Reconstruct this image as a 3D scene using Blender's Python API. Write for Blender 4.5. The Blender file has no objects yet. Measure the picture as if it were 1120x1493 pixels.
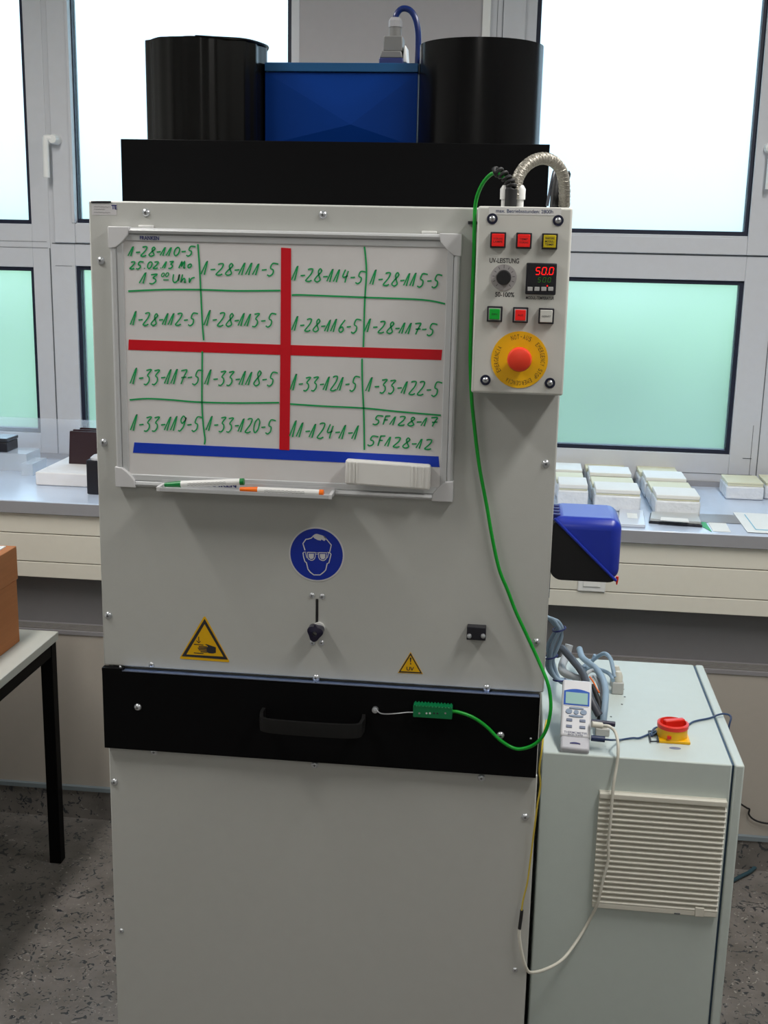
import bpy, bmesh, math, random
from mathutils import Vector, Matrix
random.seed(7)
PI = math.pi
C = bpy.context.scene.collection
# ------------------------------------------------------------------ camera, world, light, exposure
CAM = Vector((.7481, -2.0236, 1.8755)); YAW, PITCH, ROLL, FPX = -.112, -.2267, .0217, 1731.5
_r0 = Vector((math.cos(YAW), -math.sin(YAW), 0))
_f0 = Vector((math.sin(YAW)*math.cos(PITCH), math.cos(YAW)*math.cos(PITCH), math.sin(PITCH)))
_u0 = _r0.cross(_f0)
_R = math.cos(ROLL)*_r0 + math.sin(ROLL)*_u0
_U = -math.sin(ROLL)*_r0 + math.cos(ROLL)*_u0
cam = bpy.data.cameras.new('camera'); co = bpy.data.objects.new('camera', cam); C.objects.link(co)
M4 = Matrix((( _R.x, _U.x, -_f0.x, CAM.x), (_R.y, _U.y, -_f0.y, CAM.y), (_R.z, _U.z, -_f0.z, CAM.z), (0, 0, 0, 1)))
co.matrix_world = M4
cam.sensor_fit = 'VERTICAL'; cam.sensor_height = 36; cam.lens = FPX/1493*36; cam.clip_start = .02
bpy.context.scene.camera = co
vs = bpy.context.scene.view_settings
vs.view_transform = 'Standard'; vs.look = 'None'; vs.gamma = 1; vs.exposure = 0.0; vs.use_curve_mapping = False
w = bpy.data.worlds.new('world'); bpy.context.scene.world = w; w.use_nodes = True
bg = w.node_tree.nodes['Background']; bg.inputs[1].default_value = 1.0
# overcast sky: (1 + 2 sin(elevation)) / 3, brightest at the zenith
_nt = w.node_tree; _tc = _nt.nodes.new('ShaderNodeTexCoord'); _sx = _nt.nodes.new('ShaderNodeSeparateXYZ'); _nt.links.new(_tc.outputs['Generated'], _sx.inputs[0])
_mr = _nt.nodes.new('ShaderNodeMapRange'); _mr.inputs['From Min'].default_value = 0; _mr.inputs['From Max'].default_value = 1; _mr.inputs['To Min'].default_value = 1; _mr.inputs['To Max'].default_value = 3
_nt.links.new(_sx.outputs['Z'], _mr.inputs['Value'])
_vm = _nt.nodes.new('ShaderNodeVectorMath'); _vm.operation = 'SCALE'; _vm.inputs[0].default_value = (1.02, 1.36, 1.70); _nt.links.new(_mr.outputs[0], _vm.inputs['Scale'])
_nt.links.new(_vm.outputs[0], bg.inputs[0])
bpy.context.scene.cycles.max_bounces = 10
bpy.context.scene.cycles.transparent_max_bounces = 12
bpy.context.scene.cycles.sample_clamp_indirect = 6

def area(name, loc, sx, sy, power, col=(1, .97, .93)):
    L = bpy.data.lights.new(name, 'AREA'); L.shape = 'RECTANGLE'; L.size = sx; L.size_y = sy; L.energy = power; L.color = col
    o = bpy.data.objects.new(name, L); C.objects.link(o); o.location = loc; return o
area('ceiling_area_light', (1.6, -.15, 3.0), .22, 2.0, 50)
area('ceiling_area_light', (-.75, -.15, 3.0), .22, 2.0, 46)
area('ceiling_area_light', (.55, -3.2, 3.0), .25, 1.4, 12)  # added weak frontal fill, no known lamp behind the camera

def ray(u, v): return _f0 + _R*((u-560)/FPX) - _U*((v-746.5)/FPX)
def at(u, v, y):  # pixel -> point on a plane y
    d = ray(u, v); return CAM + d*((y-CAM.y)/d.y)
def atz(u, v, z):
    d = ray(u, v); return CAM + d*((z-CAM.z)/d.z)
def atx(u, v, x):
    d = ray(u, v); return CAM + d*((x-CAM.x)/d.x)
def px(u, v, y): return (at(u+1, v, y)-at(u, v, y)).length

# ------------------------------------------------------------------ materials
def lin(c):
    return tuple(((x/255)/12.92 if x/255 <= .04045 else ((x/255+.055)/1.055)**2.4) for x in c)
MATS = {}
def mat(name, col, rough=.5, metal=0, spec=.5, noise=0, nscale=40, bump=0, bscale=200, trans=0, ior=1.45, emit=None, es=1, coat=0, alpha=1, stretch=None, bumpdist=.001):
    if name in MATS: return MATS[name]
    m = bpy.data.materials.new(name); m.use_nodes = True; nt = m.node_tree; b = nt.nodes['Principled BSDF']
    c = (*lin(col), 1) if max(col) > 1 else (*col, 1)
    b.inputs['Base Color'].default_value = c; b.inputs['Roughness'].default_value = rough; b.inputs['Metallic'].default_value = metal
    b.inputs['Specular IOR Level'].default_value = spec; b.inputs['IOR'].default_value = ior
    b.inputs['Transmission Weight'].default_value = trans; b.inputs['Coat Weight'].default_value = coat; b.inputs['Alpha'].default_value = alpha
    if emit: b.inputs['Emission Color'].default_value = (*lin(emit), 1); b.inputs['Emission Strength'].default_value = es
    tc = nt.nodes.new('ShaderNodeTexCoord'); vec = tc.outputs['Object']
    if stretch:
        mp = nt.nodes.new('ShaderNodeMapping'); mp.inputs['Scale'].default_value = stretch; nt.links.new(vec, mp.inputs[0]); vec = mp.outputs[0]
    n = nt.nodes.new('ShaderNodeTexNoise'); n.inputs['Scale'].default_value = nscale; n.inputs['Detail'].default_value = 4; nt.links.new(vec, n.inputs['Vector'])
    mx = nt.nodes.new('ShaderNodeMix'); mx.data_type = 'RGBA'
    k = noise if noise else .03
    mx.inputs['A'].default_value = tuple(x*(1-k) for x in c[:3])+(1,); mx.inputs['B'].default_value = tuple(min(1, x*(1+k)) for x in c[:3])+(1,)
    nt.links.new(n.outputs['Fac'], mx.inputs['Factor']); nt.links.new(mx.outputs['Result'], b.inputs['Base Color'])
    if bump:
        n2 = nt.nodes.new('ShaderNodeTexNoise'); n2.inputs['Scale'].default_value = bscale; n2.inputs['Detail'].default_value = 3; nt.links.new(vec, n2.inputs['Vector'])
        bp = nt.nodes.new('ShaderNodeBump'); bp.inputs['Strength'].default_value = bump; bp.inputs['Distance'].default_value = bumpdist
        nt.links.new(n2.outputs['Fac'], bp.inputs['Height']); nt.links.new(bp.outputs[0], b.inputs['Normal'])
    MATS[name] = m; return m
PANEL = mat('powder_coat_grey', (.485, .49, .465), .45, bump=.15, bscale=600)
PANEL2 = mat('powder_coat_pale', (.54, .60, .57), .45, bump=.12, bscale=600)
BLACK = mat('black_paint', (.0045, .0045, .005), .5, spec=.06)
BLACKSAT = mat('black_sheet', (.003, .003, .0035), .2, spec=.32)
BLACKFOIL = mat('black_foil', (.003, .003, .003), .22, spec=.4, noise=.2, nscale=30)
BLACKPL = mat('black_plastic', (.012, .012, .018), .35)
RUBBER = mat('black_rubber', (.012, .012, .013), .6)
BLUEH = mat('blue_enamel', (.002, .035, .22), .4, spec=.12)
BLUEB = mat('blue_plastic', (.012, .03, .34), .3)
NAVY = mat('navy_print', (.01, .015, .12), .5)
STEEL = mat('zinc_steel', (.62, .64, .67), .3, metal=.85)
BRAID = mat('braided_steel', (.34, .32, .28), .5, metal=.5, bump=.3, bscale=500, bumpdist=.001, noise=.35, nscale=400)
BRAIDW = mat('braid_wire', (.36, .34, .29), .45, metal=.6)
WHITEPL = mat('white_plastic', (.78, .78, .76), .35)
BOARD = mat('board_enamel', (.68, .665, .66), .28, spec=.4)
ALU = mat('anodised_aluminium', (.60, .61, .62), .35, metal=.35)
CORNER = mat('grey_corner_plastic', (.60, .60, .61), .45)
ERASER = mat('eraser_plastic', (.78, .77, .74), .4)
GREENINK = mat('green_ink', (.0, .34, .09), .5)
REDTAPE = mat('red_tape', (.60, .0, .01), .4)
BLUETAPE = mat('blue_tape', (.004, .04, .48), .4)
GREENC = mat('green_cable', (.0, .30, .02), .4)
GREENP = mat('green_connector', (.0, .16, .05), .45)
GREENM = mat('green_marker', (.0, .20, .04), .35)
ORANGE = mat('orange_marker', (.9, .17, .005), .4)
YEL = mat('yellow_plastic', (.85, .46, .0), .42)
YELS = mat('yellow_sign', (.72, .40, .0), .45)
REDP = mat('red_plastic', (.75, .03, .015), .35)
REDB = mat('red_button', (.85, .012, .01), .35, emit=(255, 10, 5), es=.05)
YELB = mat('yellow_button', (.55, .42, .0), .4)
GRNB = mat('green_button', (.0, .38, .03), .35)
WHTB = mat('white_button', (.62, .62, .58), .4)
PRINT = mat('black_print', (.02, .02, .025), .6)
GREYPRINT = mat('grey_print', (.28, .28, .28), .6)
SIGNBLUE = mat('sign_blue', (.004, .025, .33), .4)
SIGNWHITE = mat('sign_white', (.62, .62, .63), .4)
LEDR = mat('led_red', (.6, .0, .0), .4, emit=(255, 12, 12), es=1.3)
LEDG = mat('led_green', (.02, .1, .0), .4, emit=(40, 150, 0), es=.25)
DARKG = mat('dark_glass', (.008, .008, .012), .15)
WINF = mat('window_pvc', (.57, .58, .61), .35)
WALLM = mat('plaster_wall', (.44, .42, .43), .85, bump=.2, bscale=300)
WALL2 = mat('room_wall', (.62, .61, .58), .9)
CEIL = mat('ceiling_white', (.75, .75, .73), .9)
TRUNK = mat('cream_lacquer', (.74, .71, .62), .45)
CLAD = mat('cladding_cream', (.44, .40, .35), .6)
LEDGE = mat('ledge_grey', (.26, .25, .26), .6)
WTOP = mat('worktop_reflection_blue', (.58, .66, .80), .22, spec=.8)  # blue of the window reflection is mixed into this base colour
WEDGE = mat('worktop_edge', (.30, .30, .32), .5)
GASK = mat('gasket', (.006, .01, .03), .5)
TTOP = mat('table_top', (.55, .55, .50), .5)
CARD = mat('cardboard', (.44, .165, .055), .8, noise=.15, nscale=8, stretch=(1, 1, 12), bump=.2, bscale=90)
PAPER = mat('paper_white', (.80, .80, .77), .7)
PAPERY = mat('paper_cream', (.72, .70, .52), .7)
FILM = mat('plastic_film', (.75, .78, .82), .25, noise=.08, nscale=25, bump=.8, bscale=45, bumpdist=.006)
CBLUE = mat('grey_blue_cable', (.26, .36, .46), .45)
CGREY = mat('grey_cable', (.42, .44, .46), .45)
CDARK = mat('dark_cable', (.05, .055, .07), .45)
CWHITE = mat('white_cable', (.66, .64, .56), .5)
CYEL = mat('yellow_wire', (.55, .42, .05), .5)
METER = mat('meter_case', (.66, .66, .68), .4)
METERL = mat('meter_lower_case', (.50, .50, .54), .45)
LCD = mat('lcd', (.30, .48, .45), .25)
CLEAR = mat('clear_acrylic', (.80, .86, .92), .05, alpha=.34, spec=.9)
FOAM = mat('white_foam', (.85, .83, .83), .6)
BROWN = mat('dark_brown_plate', (.03, .012, .016), .4)
VENT = mat('vent_plastic', (.68, .66, .58), .4)
GREENPAPER = mat('green_card', (.06, .45, .18), .6)
SEAMM = mat('seam_grey', (.10, .11, .12), .7)
EDGE_BLUE = mat('dark_blue_seal', (.03, .06, .10), .5)
# frosted pane
def frosted():
    m = bpy.data.materials.new('frosted_glass'); m.use_nodes = True; nt = m.node_tree; nt.nodes.clear()
    out = nt.nodes.new('ShaderNodeOutputMaterial'); mx = nt.nodes.new('ShaderNodeMixShader'); mx.inputs[0].default_value = .12
    p = nt.nodes.new('ShaderNodeBsdfPrincipled'); p.inputs['Base Color'].default_value = (.93, .99, 1, 1); p.inputs['Roughness'].default_value = .45
    p.inputs['Transmission Weight'].default_value = 1; p.inputs['IOR'].default_value = 1.12
    tc = nt.nodes.new('ShaderNodeTexCoord'); n = nt.nodes.new('ShaderNodeTexNoise'); n.inputs['Scale'].default_value = 3
    nt.links.new(tc.outputs['Object'], n.inputs['Vector'])
    mr = nt.nodes.new('ShaderNodeMapRange'); mr.inputs['To Min'].default_value = .42; mr.inputs['To Max'].default_value = .5
    nt.links.new(n.outputs['Fac'], mr.inputs['Value']); nt.links.new(mr.outputs[0], p.inputs['Roughness'])
    t = nt.nodes.new('ShaderNodeBsdfTranslucent'); t.inputs[0].default_value = (.9, .97, 1, 1)
    nt.links.new(p.outputs[0], mx.inputs[1]); nt.links.new(t.outputs[0], mx.inputs[2]); nt.links.new(mx.outputs[0], out.inputs[0])
    return m
FROST = frosted()
def cloudy():
    m = bpy.data.materials.new('cloudy_acrylic'); m.use_nodes = True; nt = m.node_tree; nt.nodes.clear()
    out = nt.nodes.new('ShaderNodeOutputMaterial'); a = nt.nodes.new('ShaderNodeMixShader'); a.inputs[0].default_value = .22
    tr = nt.nodes.new('ShaderNodeBsdfTransparent'); b = nt.nodes.new('ShaderNodeMixShader'); b.inputs[0].default_value = .5
    t = nt.nodes.new('ShaderNodeBsdfTranslucent'); t.inputs[0].default_value = (.95, .97, 1, 1); d = nt.nodes.new('ShaderNodeBsdfDiffuse'); d.inputs[0].default_value = (.9, .93, 1, 1)
    nt.links.new(t.outputs[0], b.inputs[1]); nt.links.new(d.outputs[0], b.inputs[2]); nt.links.new(tr.outputs[0], a.inputs[1]); nt.links.new(b.outputs[0], a.inputs[2]); nt.links.new(a.outputs[0], out.inputs[0])
    return m
def floor_mat():
    m = bpy.data.materials.new('speckled_linoleum'); m.use_nodes = True; nt = m.node_tree; b = nt.nodes['Principled BSDF']
    b.inputs['Roughness'].default_value = .38
    tc = nt.nodes.new('ShaderNodeTexCoord')
    def noise(sc, det=2, dist=0):
        n = nt.nodes.new('ShaderNodeTexNoise'); n.inputs['Scale'].default_value = sc; n.inputs['Detail'].default_value = det; n.inputs['Distortion'].default_value = dist
        nt.links.new(tc.outputs['Object'], n.inputs['Vector']); return n
    def ramp(src, a, bb, ca, cb):
        r = nt.nodes.new('ShaderNodeValToRGB'); r.color_ramp.elements[0].position = a; r.color_ramp.elements[1].position = bb
        r.color_ramp.elements[0].color = (*ca, 1); r.color_ramp.elements[1].color = (*cb, 1); nt.links.new(src.outputs['Fac'], r.inputs[0]); return r
    base = ramp(noise(9, 5), .3, .7, (.13, .12, .108), (.22, .20, .185))
    def over(prev, src, a, bb, col):
        r = ramp(src, a, bb, (0, 0, 0), (1, 1, 1)); mx = nt.nodes.new('ShaderNodeMix'); mx.data_type = 'RGBA'
        nt.links.new(r.outputs[0], mx.inputs['Factor']); nt.links.new(prev, mx.inputs['A']); mx.inputs['B'].default_value = (*col, 1); return mx.outputs['Result']
    c = over(base.outputs[0], noise(34, 3, 1.6), .60, .64, (.045, .05, .055))
    c = over(c, noise(60, 2, 1.2), .66, .70, (.02, .025, .035))
    c = over(c, noise(47, 2, 2.0), .66, .72, (.36, .34, .31))
    nt.links.new(c, b.inputs['Base Color']); return m
FLOORM = floor_mat()
def lawn_mat():
    return mat('lawn_green', (.15, .21, .09), .9, noise=.25, nscale=2)

# ------------------------------------------------------------------ mesh helpers
class MB:
    def __init__(s): s.v = []; s.f = []
    def add(s, vs_, fs):
        k = len(s.v); s.v += [tuple(p) for p in vs_]; s.f += [tuple(i+k for i in f) for f in fs]; return s
    def box(s, x0, x1, y0, y1, z0, z1):
        return s.add([(x0,y0,z0),(x1,y0,z0),(x1,y1,z0),(x0,y1,z0),(x0,y0,z1),(x1,y0,z1),(x1,y1,z1),(x0,y1,z1)],
                     [(0,3,2,1),(4,5,6,7),(0,1,5,4),(1,2,6,5),(2,3,7,6),(3,0,4,7)])
    def prism_y(s, pts, y0, y1):           # pts (x,z) outline, extruded in y; y0 front
        n = len(pts)
        s.add([(x, y0, z) for x, z in pts]+[(x, y1, z) for x, z in pts], [tuple(range(n))]+[tuple(range(2*n-1, n-1, -1))]+[(i, (i+1) % n+0, (i+1) % n+n, i+n) for i in range(n)])
        return s
    def prism(s, pts, vec):                # 3d outline swept by vec
        n = len(pts); vec = Vector(vec)
        s.add([Vector(p) for p in pts]+[Vector(p)+vec for p in pts], [tuple(range(n))]+[tuple(range(2*n-1, n-1, -1))]+[(i, (i+1) % n, (i+1) % n+n, i+n) for i in range(n)])
        return s
    def lathe(s, prof, c, axis='z', n=32, closed=True):
        c = Vector(c); vs_ = []
        for r, h in prof:
            for i in range(n):
                a = 2*PI*i/n; p = (r*math.cos(a), r*math.sin(a), h)
                if axis == 'y': p = (p[0], h, p[1])
                if axis == 'x': p = (h, p[0], p[1])
                vs_.append(c+Vector(p))
        fs = [(k*n+i, k*n+(i+1) % n, (k+1)*n+(i+1) % n, (k+1)*n+i) for k in range(len(prof)-1) for i in range(n)]
        if closed: fs += [tuple(range(n))[::-1], tuple(range((len(prof)-1)*n, len(prof)*n))]
        return s.add(vs_, fs)
    def tube(s, pts, r, n=10, flat=None):
        pts = [Vector(p) for p in pts]; rs = r if isinstance(r, (list, tuple)) else [r]*len(pts)
        up = None; vs_ = []
        for i, p in enumerate(pts):
            t = (pts[min(i+1, len(pts)-1)]-pts[max(i-1, 0)]).normalized()
            if up is None:
                up = Vector((0, 0, 1)) if abs(t.z) < .9 else Vector((0, 1, 0))
            a = t.cross(up).normalized(); up = a.cross(t).normalized()
            for k in range(n):
                q = 2*PI*k/n; vs_.append(p+a*math.cos(q)*rs[i]+up*math.sin(q)*rs[i])
        m = len(pts)
        fs = [(j*n+k, j*n+(k+1) % n, (j+1)*n+(k+1) % n, (j+1)*n+k) for j in range(m-1) for k in range(n)]
        fs += [tuple(range(n))[::-1], tuple(range((m-1)*n, m*n))]
        return s.add(vs_, fs)
    def ribbon(s, pts, wd, y):             # flat stroke in the XZ plane
        pts = [Vector((p[0], p[-1])) for p in pts]; L = []; Rr = []
        for i, p in enumerate(pts):
            t = (pts[min(i+1, len(pts)-1)]-pts[max(i-1, 0)])
            if t.length < 1e-9: t = Vector((1, 0))
            t.normalize(); nn = Vector((-t.y, t.x))*wd/2
            L.append((p.x+nn.x, y, p.y+nn.y)); Rr.append((p.x-nn.x, y, p.y-nn.y))
        m = len(pts); s.add(L+Rr, [(i, i+1, m+i+1, m+i) for i in range(m-1)]); return s
    def build(s, name, material, parent=None, bevel=0, smooth=False, seg=2, auto=None):
        me = bpy.data.meshes.new(name); me.from_pydata(s.v, [], s.f); me.validate()
        bm = bmesh.new(); bm.from_mesh(me)
        bmesh.ops.remove_doubles(bm, verts=bm.verts, dist=1e-6) if bevel else None
        if len(bm.faces) and any(len(f.verts) for f in bm.faces): bmesh.ops.recalc_face_normals(bm, faces=bm.faces)
        if bevel:
            ed = [e for e in bm.edges if len(e.link_faces) == 2 and e.calc_face_angle(0) > .6]
            bres = bmesh.ops.bevel(bm, geom=ed, offset=bevel, segments=seg, affect='EDGES', profile=.5, clamp_overlap=True)
            for f in bres['faces']: f.smooth = True
        bm.to_mesh(me); bm.free()
        if smooth:
            for p in me.polygons: p.use_smooth = True
            me.set_sharp_from_angle(angle=auto or math.radians(40))
        me.materials.append(material)
        o = bpy.data.objects.new(name, me); C.objects.link(o)
        if parent: put(o, parent)
        return o
def world_loc(o):
    p = Vector(o.location)
    while o.parent: o = o.parent; p = p+Vector(o.location)
    return p
def put(o, parent):
    o.parent = parent
    o.location = Vector(o.location)-world_loc(parent)
def tag(o, label, cat, group=None):
    o['label'] = label; o['category'] = cat
    if group: o['group'] = group
    return o
def thing(name, loc, label, cat, group=None):
    o = bpy.data.objects.new(name, None); C.objects.link(o); o.location = loc; o.empty_display_size = .05
    return tag(o, label, cat, group)
def struct(o): o['kind'] = 'structure'; return o
def lab(o, t): o['label'] = t; return o
def box(name, m, x0, x1, y0, y1, z0, z1, parent=None, bevel=0, seg=2):
    return MB().box(x0, x1, y0, y1, z0, z1).build(name, m, parent, bevel, seg=seg)
def spline(pts, k=8):
    pts = [Vector(p) for p in pts]; out = []
    for i in range(len(pts)-1):
        p0 = pts[max(i-1, 0)]; p1 = pts[i]; p2 = pts[i+1]; p3 = pts[min(i+2, len(pts)-1)]
        for j in range(k):
            t = j/k
            out.append(.5*((2*p1)+(-p0+p2)*t+(2*p0-5*p1+4*p2-p3)*t*t+(-p0+3*p1-3*p2+p3)*t**3))
    out.append(pts[-1]); return out
def text(s, material, parent, cx, cz, y, width=None, height=None, rot=0, extr=.0002, name='lettering', ydepth=None, bold=0, squeeze=True):
    cu = bpy.data.curves.new(name, 'FONT'); cu.body = s; cu.size = 1; cu.extrude = 0; cu.align_x = 'LEFT'; cu.offset = bold
    t = bpy.data.objects.new(name, cu); C.objects.link(t)
    dg = bpy.context.evaluated_depsgraph_get(); me = bpy.data.meshes.new_from_object(t.evaluated_get(dg))
    C.objects.unlink(t); bpy.data.objects.remove(t)
    xs = [v.co.x for v in me.vertices]; zs = [v.co.y for v in me.vertices]
    x0, x1, z0, z1 = min(xs), max(xs), min(zs), max(zs)
    sx = (width/(x1-x0)) if width else None; sz = (height/(z1-z0)) if height else sx
    if sx is None: sx = sz
    ca, sa = math.cos(rot), math.sin(rot)
    for v in me.vertices:
        a = (v.co.x-(x0+x1)/2)*sx; b = (v.co.y-(z0+z1)/2)*sz
        v.co = (cx+a*ca-b*sa, y, cz+a*sa+b*ca)
    me.materials.clear(); me.materials.append(material)
    o = bpy.data.objects.new(name, me); C.objects.link(o)
    if parent: put(o, parent)
    return o
def polypx(pts, y, th, name, m, parent, bevel=0):
    P = [at(u, v, y) for u, v in pts]
    return MB().prism_y([(p.x, p.z) for p in P], y-th, y).build(name, m, parent, bevel)

# screw mesh, faces -y
def screw_mesh(r=.0062):
    b = MB(); b.lathe([(0.0001, -r*.62), (r*.5, -r*.58), (r*.85, -r*.36), (r, -.0002), (r, .001)], (0, 0, 0), 'y', 16)
    me = b.build('screw', STEEL, smooth=True); mesh = me.data
    # cross slot
    s = MB(); s.box(-r*.34, r*.34, -r*.64, -r*.5, -r*.07, r*.07); s.box(-r*.07, r*.07, -r*.64, -r*.5, -r*.34, r*.34)
    so = s.build('slot', RUBBER); bm = bmesh.new(); bm.from_mesh(mesh); n0 = len(bm.faces); bm.from_mesh(so.data)
    bm.faces.ensure_lookup_table()
    for f in bm.faces[n0:]: f.material_index = 1
    bm.to_mesh(mesh); bm.free(); mesh.materials.append(RUBBER)
    bpy.data.objects.remove(so); bpy.data.objects.remove(me); return mesh
SCREW = screw_mesh(.0070); SCREWS = screw_mesh(.0050)
def screw(parent, u, v, y, small=False):
    o = bpy.data.objects.new('screw', SCREWS if small else SCREW); C.objects.link(o); o.location = at(u, v, y); put(o, parent); return o

# ------------------------------------------------------------------ room shell
XL, XR, YF, YB, ZC = -2.6, 3.9, -4.2, 2.2, 3.1
YW = 2.12                                     # room face of the window frames
struct(box('floor', FLOORM, XL, XR, YF, YB+.3, -.06, 0))
struct(box('ceiling', CEIL, XL, XR, YF, YB+.3, ZC, ZC+.06))
struct(box('wall_left', WALL2, XL-.1, XL, YF, YB+.3, 0, ZC))
struct(box('wall_right', WALL2, XR, XR+.1, YF, YB+.3, 0, ZC))
struct(box('wall_front', WALL2, XL, XR, YF-.1, YF, 0, ZC))
ZT = 1.06; YCF = atz(1000, 776, ZT).y          # worktop top and front
xA = at(437, 45, YW).x; xB = at(705.5, 30, YW).x
ZW0 = at(1030, 706, YW).z; ZW1 = 2.95
wb = MB(); wb.box(xA, xB, YW-.0, YB+.3, ZW0-.02, ZW1); wb.box(XL, XR, YW-.0, YB+.3, ZW1, ZC); wb.box(XL, XR, YW-.02, YB+.3, 0, ZW0-.02)
WXL = -1.75; WXR = 2.75
wb.box(XL, WXL, YW, YB+.3, ZW0-.02, ZW1); wb.box(WXR, XR, YW, YB+.3, ZW0-.02, ZW1)
struct(wb.build('wall_back', WALLM))
gr = MB().box(-40, 40, 2.9, 60, -3.2, -3.0).build('ground_outside', lawn_mat()); struct(gr)
_rh = random.Random(3); _hv = []; _hf = []; _nx, _nz = 90, 8
for j in range(_nz+1):
    for i in range(_nx+1):
        zz = -3+(4.75)*j/_nz; _hv.append((-22+44*i/_nx, 13+_rh.uniform(-.5, .5)+(1.0 if j == _nz else 0), zz+(_rh.uniform(-.25, .25) if j else 0)))
for j in range(_nz):
    for i in range(_nx): _hf.append((j*(_nx+1)+i, j*(_nx+1)+i+1, (j+1)*(_nx+1)+i+1, (j+1)*(_nx+1)+i))
_k = len(_hv); _hv += [(x, y+1.6, z) for x, y, z in _hv[-(_nx+1):]]+[(x, y+2.2, -3) for x, y, z in _hv[:_nx+1]]
for i in range(_nx):
    _hf.append((_k-(_nx+1)+i, _k-(_nx+1)+i+1, _k+i+1, _k+i)); _hf.append((_k+i, _k+i+1, _k+_nx+1+i+1, _k+_nx+1+i))
hd = MB().add(_hv, _hf).build('hedge', mat('hedge_green', (.21, .33, .15), .9, noise=.3, nscale=6), None, smooth=True)
tag(hd, 'tall green hedge outside, blurred behind the frosted windows', 'hedge')

def window(name, x0, x1, u_ref, panes, seams, handle=None, mull=()):
    """frame slab with openings; panes are (x0,x1,z0,z1)"""
    root = bpy.data.objects.new(name, None); C.objects.link(root); root.location = ((x0+x1)/2, YW, ZW0); root['kind'] = 'structure'
    xl_min = sum(p[0] for p in panes)/len(panes); xr_max = sum(p[1] for p in panes)/len(panes)
    panes = [(xl_min, xr_max, p[2], p[3]) for p in panes]
    xs = sorted({x0, x1, *[p[0] for p in panes], *[p[1] for p in panes]}); zs = sorted({ZW0-.02, ZW1, *[p[2] for p in panes], *[p[3] for p in panes]})
    b = MB()
    cols = sorted({(p[0], p[1]) for p in panes})
    # vertical members
    edges = [x0]+[e for c in cols for e in c]+[x1]
    for i in range(0, len(edges), 2): b.box(edges[i], edges[i+1], YW, YW+.07, ZW0-.02, ZW1)
    b.build('frame_post', WINF, root, .002)
    for c in cols:
        pp = sorted([(p[2], p[3]) for p in panes if (p[0], p[1]) == c]); e = [ZW0-.02]+[q for p in pp for q in p]+[ZW1]
        for i in range(0, len(e), 2):
            if e[i+1]-e[i] > .002: MB().box(c[0], c[1], YW, YW+.07, e[i], e[i+1]).build('frame_rail', WINF, root, .002)
    for (a, b_, c, d) in panes:
        g = .014; k = MB()
        k.box(a, b_, YW+.012, YW+.05, c, c+g); k.box(a, b_, YW+.012, YW+.05, d-g, d); k.box(a, a+g, YW+.012, YW+.05, c+g, d-g); k.box(b_-g, b_, YW+.012, YW+.05, c+g, d-g)
        k.build('gasket', GASK, root)
        MB().box(a+g, b_-g, YW+.03, YW+.038, c+g, d-g).build('pane', FROST, root)
    for (a, b_, c, d) in seams:   # grooves / sash rebates
        MB().box(a, b_, YW-.0012, YW, c, d).build('seam', SEAMM, root)
    return root
def wx(u, v): return at(u, v, YW).x
def wz(u, v): return at(u, v, YW).z
# window 1: leftmost
zu0 = (wz(30, 325)+wz(1000, 341))/2
w1x1 = wx(75, 400); s = .0022
zl1 = wz(25, 389); zl0 = wz(20, 630)
w1 = window('window_1', WXL, w1x1, 0, [(WXL+.1, wx(46, 180), wz(20, 326), 2.87), (WXL+.1, wx(47, 500), zl0, zl1)],
            [(w1x1-s*1.5, w1x1, ZW0, wz(75, 362)), (wx(0, 352)-.5, wx(68, 352), wz(34, 352), wz(34, 352)+.0012), (wx(0, 361)-.5, wx(70, 361), wz(34, 361), wz(34, 361)+.0015)])
# window 2: behind the machine left of the pillar
w2 = window('window_2', w1x1, xA, 0, [(wx(106.5, 160), wx(424, 40), wz(120, 325), 2.87), (wx(109, 500), wx(424, 500), zl0, wz(120, 388))],
            [(wx(76, 355), wx(140, 355)+.9, wz(110, 356), wz(110, 356)+.003), (wx(81, 388), wx(105, 388), wz(95, 388), wz(95, 388)+.0012)])
sx0 = wx(74, 180)
sash = MB().box(sx0+.002, wx(105.5, 180), YW-.012, YW, wz(100, 354), 2.93)
sash.build('sash', WINF, w2, .003)
MB().box(wx(105.5, 180), xA-.03, YW-.012, YW, wz(115, 354), wz(115, 326)).build('sash', WINF, w2, .003)
MB().box(wx(102, 180), wx(106.5, 180), YW-.018, YW+.012, wz(115, 325), 2.87).build('glazing_bead', WINF, w2, .002)
# handle
hp = at(83, 204, YW-.012); hr = px(83, 204, YW)
hb = MB().lathe([(.0001, -.045), (.014, -.044), (.017, -.03), (.017, 0)], (hp.x, YW-.012, hp.z), 'y', 24).build('handle_base', WHITEPL, w2, smooth=True)
hx = wx(74.5, 204); hz0 = wz(74, 260); hz1 = wz(74, 199)
hl = MB(); hl.tube(spline([(hp.x, YW-.045, hp.z), (hx+.006, YW-.05, hp.z+.004), (hx+.001, YW-.052, hp.z-.008), (hx, YW-.052, hz0+.02), (hx, YW-.052, hz0)], 6), [.011]*24+[.010], 14)
hl.build('handle', WHITEPL, w2, smooth=True)
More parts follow.
